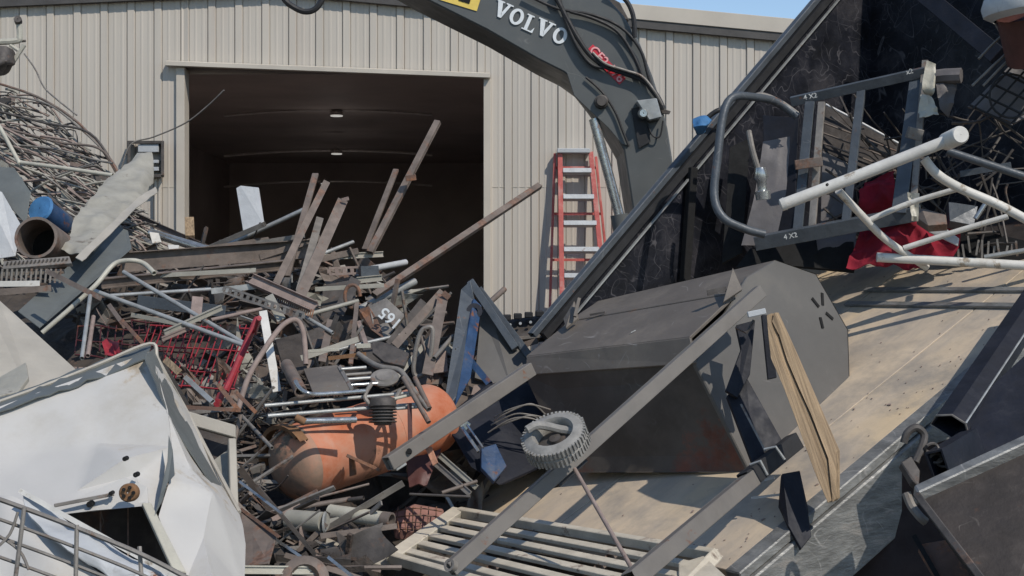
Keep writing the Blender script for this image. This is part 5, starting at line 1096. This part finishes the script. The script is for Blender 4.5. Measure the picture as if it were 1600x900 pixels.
for k in range(48):
    a = 2*math.pi*k/48; rdv = u1*math.cos(a)+u2*math.sin(a)
    for h0, h1 in ((.008, .046), (.060, .094)): jt = rnd.uniform(-.003, .002); mb.boxbar(cR+axr*(h0+rnd.uniform(-.003, .003))+rdv*(.150+jt), cR+axr*h1+rdv*(.150+jt+rnd.uniform(-.003, .001)), rnd.uniform(.008, .012), .014, facing=rdv)
make('tread', mb, mTread, rg)
mb = MB(); mb.lathe(cR+axr*.035, axr, [(0, .095), (.012, .07), (.014, .03), (.03, .028), (.032, .002)], 30); make('hub', mb, mSteelDk, rg)
mb = MB(); mb.tube(catmull([cR+axr*.10+Vector((-.12, -.01, .01)), cR+axr*.12+Vector((-.06, .02, .015)), cR+axr*.11+Vector((.04, .05, .0)), cR+axr*.1+Vector((.1, .03, 0))], 5), .02, 8); make('torn_bead', mb, mTread, rg)
bar('thin_rod', 'thin rusty rod dropping from the rubber ring to the rack', 'rod', (898, 733, 6.55), (990, 893, 5.9), 7, 'tube', mRustPk)

# ------------------------------------------------------------------ slatted rack at the trailer tail
rk = thing('slatted_rack', 'dusty cream slatted rack lying below the trailer tail', 'rack', P(820, 900, 6.6))
rA, rB, rC, rD = P(716, 800, 7.9), P(1118, 868, 6.35), P(614, 872, 7.05), P(1010, 985, 5.45)
mb = MB(); mb.boxbar(rA, rC, .075, .05, facing=(0, .5, -1)); make('end_rail', mb, mRackPt, rk, .004)
mb = MB(); mb.boxbar(rA, rB, .05, .05, facing=(-.1, .35, -1)); make('top_rail', mb, mRackPt, rk, .004)
mb = MB(); mb.boxbar(rC, rD, .05, .05, facing=(-.1, .35, -1)); make('bottom_rail', mb, mRackPt, rk, .004)
mb = MB(); mb.boxbar(rB, rD, .06, .05); make('end_rail', mb, mRackPt, rk, .004)
for k in range(1, 6):
    t_ = k/6+.02; a = lerp(rA, rC, t_); b_ = lerp(rB, rD, t_); mb = MB(); mb.boxbar(a+Vector((0, 0, .0)), b_, .060, .022, .0, facing=(-.1, .35, -1)); make('slat', mb, mRackPt, rk, .003)
mb = MB(); mb.plate([lerp(rA, rB, .02)+Vector((0, .04, -.02)), lerp(rA, rB, .98)+Vector((0, .04, -.02)), lerp(rA, rB, .98)+Vector((0, .08, -.16)), lerp(rA, rB, .02)+Vector((0, .08, -.16))], .01); make('back_strip', mb, mRackPt, rk)
for t_ in (.35, .68):
    mb = MB(); mb.boxbar(lerp(rA, rB, t_)+Vector((0, 0, -.04)), lerp(rC, rD, t_)+Vector((0, 0, -.04)), .04, .03); make('cross_member', mb, mSteelBr, rk)
mb = MB(); mb.plate([P(1060, 880, 6.2), P(1100, 868, 6.3), P(1140, 905, 5.9), P(1130, 930, 5.7), P(1060, 930, 5.8)], .03); make('corner_plate', mb, mRackPt, rk, .004)

# ------------------------------------------------------------------ step ladder against the wall
ld = thing('step_ladder', 'tall red fibreglass step ladder with pale rungs against the wall', 'ladder', W(900, 700, -.4))
LY = WY-.42
def LP(px, py, back=False):
    t_ = (py-235)/550; y = WY-.10-.62*t_ if not back else WY-.06-.16*t_
    return P(px, py, y)
def rail(a, b, w, nm, back=False, m=mLadder):
    mb = MB(); mb.sweep([(-w/2, -.03), (w/2, -.03), (w/2, .03), (-w/2, .03)], LP(*a, back), LP(*b, back)); return make(nm, mb, m, ld, .004)
rail((875, 238), (882, 760), .055, 'rail'); rail((923, 238), (974, 760), .055, 'rail')
rail((867, 240), (850, 760), .030, 'rear_rail', True); rail((931, 245), (985, 760), .030, 'rear_rail', True)
mb = MB(); c = LP(898, 237); mb.box(c.x-.20, c.x+.17, c.y-.08, c.y+.08, c.z-.02, c.z+.03); make('top_cap', mb, mPale, ld, .006)
for k in range(12):
    y = 268+k*41; xr = 921+(y-238)*.0977
    mb = MB(); a, b_ = LP(879+(y-238)*.013, y), LP(xr, y); mb.boxbar(a, b_, .055, .08, facing=(0, 1, -.35)); make('rung', mb, mPale, ld, .003)
for k in range(7):
    y = 262+k*72; mb = MB(); mb.boxbar(LP(866-(y-240)*.03, y, True), LP(931+(y-245)*.104, y, True), .03, .02); make('rear_brace', mb, mLadder, ld)
# blue rag on the top rail
mb = MB(); mb.patch([[P(1083, 186, 9.3), P(1098, 180, 9.25), P(1112, 188, 9.25)], [P(1084, 198, 9.2), P(1096, 196, 9.15), P(1106, 196, 9.2)], [P(1090, 211, 9.3), P(1096, 210, 9.25), P(1100, 204, 9.3)]], 8, 8, .04, 14, .02)
tag(make('blue_rag', mb, mSky), 'small bright blue rag caught on the trailer top rail', 'rag')
bent('black_hose', 'short black hose end beside the blue rag on the rail', 'hose', [(1100, 190, 9.4), (1110, 180, 9.4), (1124, 172, 9.4), (1134, 178, 9.45)], 8, mBlack)

# ------------------------------------------------------------------ load at the head of the trailer
rf = thing('pallet_rack', 'slate coloured steel rack frame with white stickers standing in the trailer', 'rack frame', P(1320, 380, 9.0))
def fb(a, b, w, m=mSlate, nm='upright', prof='box'):
    mb = MB(); a, b = P(*a), P(*b); ww = w*(a.y+b.y)/2/F; mb.boxtube(a, b, ww, ww*.7, .005, .2); return make(nm, mb, m, rf, .002)
fb((1236, 159, 9.1), (1446, 112, 8.8), 15, nm='top_beam'); fb((1180, 380, 8.9), (1440, 332, 8.6), 22, nm='bottom_beam')
fb((1266, 160, 9.05), (1246, 370, 8.85), 15); fb((1284, 160, 9.0), (1268, 368, 8.8), 11, mSteelGy)
fb((1346, 140, 8.95), (1322, 345, 8.75), 13); fb((1434, 122, 8.85), (1405, 335, 8.62), 22); fb((1446, 95, 8.82), (1426, 330, 8.6), 10, mSteelGy)
mb = MB(); mb.boxbar(P(1242, 258, 8.85), P(1285, 252, 8.82), .06, .05); make('clamp', mb, mSteelBr, rf, .003)
mb = MB(); mb.boxbar(P(1418, 206, 8.6), P(1440, 212, 8.6), .07, .06); make('clamp', mb, mSteelGy, rf, .003)
for a, tx in (((1266, 151), '4 X2'), ((1421, 112), 'x2'), ((1235, 369), '4 X2')):
    dpt = 8.70 if a[1] > 300 else (8.93 if a[0] < 1300 else 8.74)
    make('sticker_text', text_mesh(tx, frame(a[0], a[1], -12, dpt-.03, 0), 8), mStick, rf)
bent('looped_tube', 'thick grey rubber tube looping left of the rack frame', 'tube', [(1246, 182, 9.0), (1215, 160, 9.0), (1180, 152, 8.9), (1145, 152, 8.8), (1130, 180, 8.75), (1122, 240, 8.7), (1116, 305, 8.65), (1130, 340, 8.6), (1165, 358, 8.6), (1195, 366, 8.6)], 13, mSlate)
bent('looped_tube', 'thinner second tube bowing from the top of the thick loop', 'tube', [(1168, 155, 9.0), (1190, 148, 9.0), (1220, 160, 9.0), (1246, 178, 9.0)], 8, mSteelGy)
plate('navy_sheet', 'navy blue panel standing behind the looped tube', 'panel', [(1192, 180, 9.5), (1248, 184, 9.4), (1240, 380, 9.2), (1196, 388, 9.3)], mNavy, .03)
sheet('plastic_shell', 'grey moulded plastic shell leaning on the navy panel', 'plastic shell', [[(1192, 222, 9.15), (1234, 214, 9.15)], [(1180, 300, 9.05), (1228, 300, 9.0)], [(1158, 384, 9.0), (1210, 384, 8.95)]], mCloth, .03, 4, seed=21)
plate('black_sheet', 'black upright panel between the scratched wall and plastic shell', 'panel', [(1140, 230, 9.4), (1172, 215, 9.4), (1160, 395, 9.2), (1128, 412, 9.2)], mHole, .03)
t = thing('shower_valve', 'small chrome valve hanging on a rod inside the looped tube', 'valve', P(1188, 310, 8.8))
mb = MB(); mb.tube(catmull([P(1170, 205, 8.85), P(1176, 235, 8.8), P(1184, 262, 8.8)], 4), .018, 8); make('rod', mb, mSteelGy, t)
mb = MB(); mb.lathe(P(1188, 262, 8.78), (.1, 0, -1), [(0, .002), (0, .03), (.06, .045), (.09, .03), (.14, .03), (.15, .05), (.20, .045), (.2, .002)], 14); make('body', mb, mChrome, t)
plate('pale_board', 'pale grey board standing behind the rack frame uprights', 'board', [(1285, 235, 9.35), (1340, 262, 9.3), (1330, 330, 9.2), (1282, 350, 9.25)], mCloth, .02)
sheet('pale_board', 'pale grey round-edged board below the rack bottom beam', 'board', [[(1275, 372, 9.1), (1338, 362, 9.1)], [(1282, 412, 9.0), (1335, 418, 9.0)]], mCloth, .02, 4, seed=23, nv=4)
plate('dark_tray', 'dark brown tray with a bright rim seen through the rack frame', 'tray', [(1290, 165, 9.45), (1345, 190, 9.4), (1405, 222, 9.35), (1405, 275, 9.25), (1345, 262, 9.3), (1285, 235, 9.35)], mBinRust, .03)
bar('metal_strip', 'bright rim strip along the dark tray behind the rack', 'metal strip', (1290, 163, 9.38), (1404, 224, 9.3), 4, 'rod', mPale)
for k in range(3):
    bar('tray_rod', ('upper', 'middle', 'lower')[k]+' thin rod across the dark tray behind the rack', 'rod', (1286, 192+k*16, 9.28), (1400, 236+k*16, 9.2), 3, 'rod', mSteelBr)
plate('black_sheet', 'black sheet painted in as the dark cavity below the rack bottom beam', 'painted shade', [(1172, 388, 9.2), (1334, 366, 9.1), (1335, 424, 8.95), (1240, 415, 9.0), (1150, 418, 9.1)], mHole, .02)  # black sheet stands in for the shaded cavity under the beam
# crimson cloth
sheet('crimson_cloth', 'deep crimson cloth bunched above the rack bottom beam', 'cloth', [[(1350, 285, 9.1), (1398, 268, 9.0)], [(1345, 310, 8.95), (1400, 300, 8.9)], [(1342, 342, 9.0), (1396, 330, 8.95)]], mCrimson, .09, 4, seed=31, nu=30, nv=24)
sheet('crimson_cloth', 'bright red cloth spilling over the bed below the rack frame', 'cloth', [[(1345, 362, 8.9), (1400, 350, 8.75), (1450, 345, 8.75), (1500, 350, 8.8)], [(1330, 392, 8.8), (1400, 378, 8.65), (1440, 380, 8.65), (1500, 376, 8.7)], [(1322, 420, 8.75), (1370, 420, 8.7), (1440, 415, 8.7), (1490, 400, 8.7)]], mCrimson, .11, 4, seed=33, nu=48, nv=30)
# white welded tube rack
wp = thing('white_tube_rack', 'white welded pipe stand with a capped tee lying on the trailer load', 'pipe stand', P(1450, 415, 8.3))
def wt(pts, w, m=mWhiteP, nm='tube'):
    mb = MB(); pp = [P(*a) for a in pts]; mb.tube(catmull(pp, 6), w*pp[0].y/F/2, 14); return make(nm, mb, m, wp)
main = wt([(1222, 320, 7.9), (1340, 275, 7.85), (1480, 220, 7.75)], 19, nm='main_pipe')
mb = MB(); c = P(1494, 214, 7.68); mb.lathe(c, (.12, -1, .1), [(.06, .002), (.06, .042), (.05, .05), (-.12, .05), (-.12, .002)], 22); make('tee_cap', mb, mWhiteP, wp)
mb = MB(); mb.lathe(P(1222, 320, 7.9), P(1222, 320, 7.9)-P(1340, 275, 7.85), [(-.02, .037), (.006, .034), (.012, .02), (.012, .001)], 16); make('end_plug', mb, mWhiteP, wp)
for x in (1292, 1424):
    mb = MB(); mb.lathe(P(x, 291-(x-1292)*.39-2, 7.80), (0, -1, .2), [(0, .008), (.012, .008), (.012, .001)], 8); make('bolt_hole', mb, mHole, wp)
wt([(1444, 248, 7.85), (1464, 272, 7.85), (1500, 294, 7.9), (1560, 320, 7.9), (1620, 352, 7.9)], 15)
wt([(1310, 298, 7.95), (1345, 335, 8.1), (1385, 375, 8.25), (1448, 418, 8.4)], 12)
wt([(1356, 345, 8.15), (1420, 318, 8.1), (1500, 294, 7.98)], 9)
wt([(1412, 388, 8.3), (1500, 360, 8.2), (1575, 338, 8.1)], 9)
wt([(1370, 402, 8.35), (1480, 408, 8.3), (1620, 416, 8.2)], 15)
wt([(1538, 402, 8.5), (1620, 388, 8.4)], 8, mGalv)
bar('grey_pipe', 'dim grey pipe running right behind the capped tee', 'pipe', (1480, 236, 8.3), (1620, 282, 8.2), 13, 'tube', mSlate)
bar('grey_pipe', 'slate bar below the dim grey pipe at the right edge', 'pipe', (1500, 272, 8.6), (1580, 258, 8.5), 10, 'flat', mSlate)
bar('silver_pipe', 'small polished pipe stub right of the white curved tube', 'pipe', (1524, 342, 8.3), (1545, 310, 8.3), 8, 'tube', mChrome)
bar('foam_pipe', 'grey thick foam pipe with rounded end right of the rack top', 'pipe', (1452, 122, 8.8), (1502, 118, 8.7), 24, 'rod', mCloth)
sheet('torn_card', 'torn cream card hanging on the rack frame right post', 'card', [[(1448, 95, 8.7), (1462, 100, 8.7)], [(1440, 135, 8.68), (1460, 140, 8.66)], [(1446, 148, 8.7), (1456, 150, 8.7)]], mCream, .03, 12, seed=41, nu=6)
sheet('torn_card', 'torn cream strip lower on the rack frame right post', 'card', [[(1438, 148, 8.65), (1455, 152, 8.65)], [(1436, 185, 8.6), (1468, 178, 8.6)]], mCream, .04, 12, seed=43, nu=6, nv=6)
sheet('torn_card', 'pale torn fragments beside the crossing pipes', 'card', [[(1420, 300, 8.2), (1436, 302, 8.2)], [(1424, 345, 8.2), (1434, 346, 8.2)]], mCream, .04, 12, seed=44, nu=6, nv=6)
sheet('grey_fragment', 'mottled grey rubble chunk below the foam pipe', 'rubble', [[(1462, 130, 8.75), (1495, 132, 8.75)], [(1468, 172, 8.7), (1485, 180, 8.7)]], mCloth, .06, 9, seed=45, nu=6, nv=6)
plate('steel_block', 'grey steel block at the crossing of white pipes', 'steel block', [(1440, 325, 8.5), (1478, 335, 8.45), (1480, 350, 8.4), (1450, 352, 8.4), (1432, 340, 8.5)], mSteelBr, .06)
plate('pale_board', 'pale board corner under the steel block', 'board', [(1462, 345, 8.6), (1498, 372, 8.5), (1496, 384, 8.5), (1450, 362, 8.6)], mPale, .02)
plate('grey_case', 'small ribbed grey case under the white curved tube', 'case', [(1482, 315, 8.7), (1528, 322, 8.65), (1522, 352, 8.6), (1484, 345, 8.6)], mSlate, .08)
plate('black_trough', 'black trough along the bed head under the pipes', 'trough', [(1500, 352, 8.95), (1620, 380, 8.6), (1620, 408, 8.5), (1480, 405, 8.9), (1470, 372, 8.95)], mHole, .05)
litter_mb = MB()
for k in range(14):
    x = 1470+k*9.2; a = P(x, 398+rnd.uniform(-6, 6), 8.8-(x-1470)*.002); litter_mb.boxbar(a, a+Vector((rnd.uniform(-.02, .02), 0, rnd.uniform(.05, .12))), .012, .012)
tag(make('loose_pegs', litter_mb, mSteelGy), 'mixed small pegs strewn along the head of the bed', 'debris', kind='stuff')
litter_mb = MB()
for k in range(90):
    px, py = rnd.uniform(1310, 1600), rnd.uniform(180, 390); a = P(px, py, 9.5-(px-1150)*.0018+rnd.uniform(-.1, .1)); ax = Vector((rnd.gauss(0, 1), rnd.gauss(0, .3), rnd.gauss(0, .8))).normalized()*rnd.uniform(.06, .3)
    litter_mb.tube(catmull([a-ax, a+Vector((rnd.gauss(0, .03), 0, rnd.gauss(0, .03))), a+ax], 3), rnd.uniform(.004, .010), 5)
tag(make('wire_tangle', litter_mb, mSteelDk), 'dark wires jumbled behind the rack frame in the trailer', 'wire', kind='stuff')
# wire cage with pale backing
cg = thing('wire_cage', 'black wire cage with pale mottled backing at the upper right', 'cage', P(1560, 200, 8.5))
mb = MB(); mb.patch([[P(1582, 100, 8.6), P(1630, 125, 8.5)], [P(1545, 135, 8.6), P(1620, 165, 8.5)], [P(1512, 166, 8.6), P(1585, 192, 8.5)]], 8, 8, .03, 6, .02); make('backing', mb, mCloth, cg)
mb = MB()
for k in range(5): mb.tube([P(1515+k*17, 164-k*17, 8.48), P(1582+k*17, 196-k*17, 8.4)], .008, 6)
for k in range(4): mb.tube([P(1520+k*20, 170+k*8, 8.46), P(1582+k*18, 104+k*8, 8.46)], .007, 6)
c = P(1580, 150, 8.4); mb.tube([c+Vector((.13*math.cos(a), 0, .13*math.sin(a))) for a in [k*.3 for k in range(22)]], .007, 6)
make('wires', mb, mBlack, cg)
bar('wire_rod', 'bent wire rod, upper one left of the wire cage', 'wire rod', (1529, 92, 8.4), (1566, 55, 8.4), 4, 'rod', mSteelGy)
bar('wire_rod', 'long wire rod, middle one left of the wire cage', 'wire rod', (1519, 134, 8.4), (1588, 70, 8.4), 4, 'rod', mSteelGy)
bar('wire_rod', 'long wire rod, lower one left of the wire cage', 'wire rod', (1536, 134, 8.4), (1592, 78, 8.4), 4, 'rod', mSteelGy)
bar('wire_rod', 'thin wire dropping to the maroon drum', 'wire rod', (1538, 10, 8.4), (1574, 70, 8.4), 3.5, 'rod', mSteelGy)
t = thing('maroon_drum', 'maroon drum at the top right corner with a pale rim', 'drum', P(1600, 90, 8.2))
mb = MB(); mb.tube([P(1608, 15, 8.2), P(1625, 88, 8.3)], .19, 22); make('shell', mb, mMaroon, t)
mb = MB(); mb.lathe(P(1605, -8, 8.1), (.1, 0, -1), [(0, .10), (0, .24), (.05, .26), (.10, .25), (.13, .2)], 26); make('rim', mb, mPale, t)

# ------------------------------------------------------------------ right foreground: channel, hook, steel bin
t = thing('hollow_beam', 'long navy hollow beam leaning on the trailer edge at right', 'steel beam', P(1480, 690, 6.6))
hexp = [(-.075, -.02), (-.04, -.06), (.03, -.06), (.085, -.01), (.085, .05), (-.03, .05)]
a, b_ = P(1487, 668, 6.45), P(1640, 440, 7.6)
mb = MB()
n6 = len(hexp); axh = (b_-a).normalized(); fc = (a+b_)/2-CAM; tt = (fc-axh*fc.dot(axh)).normalized(); ww = axh.cross(tt)
for i in range(n6):
    (x0, y0), (x1, y1) = hexp[i], hexp[(i+1) % n6]; s_ = .88
    mb.prism([a+ww*x0+tt*y0, a+ww*x1+tt*y1, a+ww*x1*s_+tt*y1*s_, a+ww*x0*s_+tt*y0*s_], b_-a)
make('beam_shell', mb, mNavy, t)
mb = MB(); mb.tube([a+ww*x+tt*y for x, y in hexp], .005, 5, closed=True); make('end_edge', mb, mSteelGy, t)
mb = MB(); mb.tube([a+ww*-.04+tt*-.062, b_+ww*-.04+tt*-.062], .005, 5); make('worn_edge', mb, mGalv, t)
bn = thing('steel_bin', 'dark rusty brown steel bin with a worn top flange at lower right', 'bin', P(1560, 900, 5.6))
c0, c1, c2, c3 = P(1428, 758, 5.75), P(1680, 642, 5.9), P(1760, 960, 5.3), P(1560, 960, 5.2)
mb = MB(); mb.plate([P(1432, 772, 5.74), P(1680, 660, 5.89), P(1760, 960, 5.3), P(1570, 960, 5.2), P(1500, 868, 5.45)], .03); make('side_panel', mb, mBinRust, bn, .004)
mb = MB(); mb.prism([c0, c1, c1+Vector((.0, -.06, -.02)), c0+Vector((0, -.06, -.02))], (0, .02, -.06)); make('top_flange', mb, mRailG, bn, .006)
mb = MB(); mb.boxbar(P(1434, 775, 5.70), P(1578, 962, 5.15), .03, .05); make('corner_post', mb, mSteelDk, bn, .004)
mb = MB(); mb.plate([P(1436, 850, 5.9), P(1482, 842, 5.9), P(1560, 960, 5.6), P(1500, 960, 5.6)], .05); make('lower_plate', mb, mRust, bn, .004)
mb = MB(); mb.boxbar(P(1430, 840, 5.92), P(1500, 962, 5.6), .02, .04); make('plate_edge', mb, mHole, bn)
mb = MB(); mb.plate([P(1525, 625, 6.6), P(1640, 520, 6.9), P(1680, 600, 6.6), P(1680, 680, 6.3), P(1505, 735, 6.2)], .03); tag(make('black_sheet', mb, mNavy), 'smooth black sheet filling the gap above the brown bin', 'metal sheet')
mb = MB(); mb.plate([P(1300, 1000, 6.9), P(1300, 880, 7.0), P(1440, 700, 7.0), P(1620, 640, 7.0), P(1640, 1000, 6.7)], .03, ); tag(make('underbody_dark_fill', mb, mShade), 'dark maroon sheet added to fill the dark under the trailer edge', 'metal sheet')  # added sheet, stands in for the dark below the trailer rail
hk = thing('latch_hook', 'black curved latch hook at the bin corner', 'hook', P(1440, 740, 6.0))
mb = MB(); mb.tube(catmull([P(1412, 692, 6.05), P(1418, 676, 6.05), P(1432, 668, 6.05), P(1444, 680, 6.05), P(1440, 700, 6.02), P(1430, 722, 6.0)], 6), .017, 8); make('hook', mb, mSteelDk, hk)
mb = MB(); mb.plate([P(1408, 722, 5.98), P(1424, 712, 6.0), P(1438, 735, 5.95), P(1436, 760, 5.9), P(1426, 750, 5.9)], .04); make('hook_plate', mb, mSteelDk, hk, .004)
mb = MB(); mb.tube(catmull([P(1416, 770, 5.95), P(1424, 790, 5.93), P(1438, 808, 5.9), P(1446, 815, 5.9)], 4), .02, 8); make('pin', mb, mSteelGy, hk)
for k, (x, y) in enumerate(((1456, 700), (1462, 716), (1475, 722))):
    mb = MB(); c = P(x, y, 6.0); mb.tube([c+Vector((.028*math.cos(a_), .01*math.sin(a_*2), .020*math.sin(a_))) for a_ in [k2*.6283 for k2 in range(10)]], .007, 6, closed=True); make('chain_link', mb, mSteelDk, hk)
t = thing('box_channel', 'short black open channel with pale edges beside the hook', 'steel channel', P(1490, 730, 6.1))
mb = MB(); mb.boxtube(P(1465, 726, 5.95), P(1520, 692, 6.3), .12, .08, .008, .3); make('channel', mb, mNavy, t)
for o in list(bpy.data.objects):
    if '_w' in o: del o['_w']
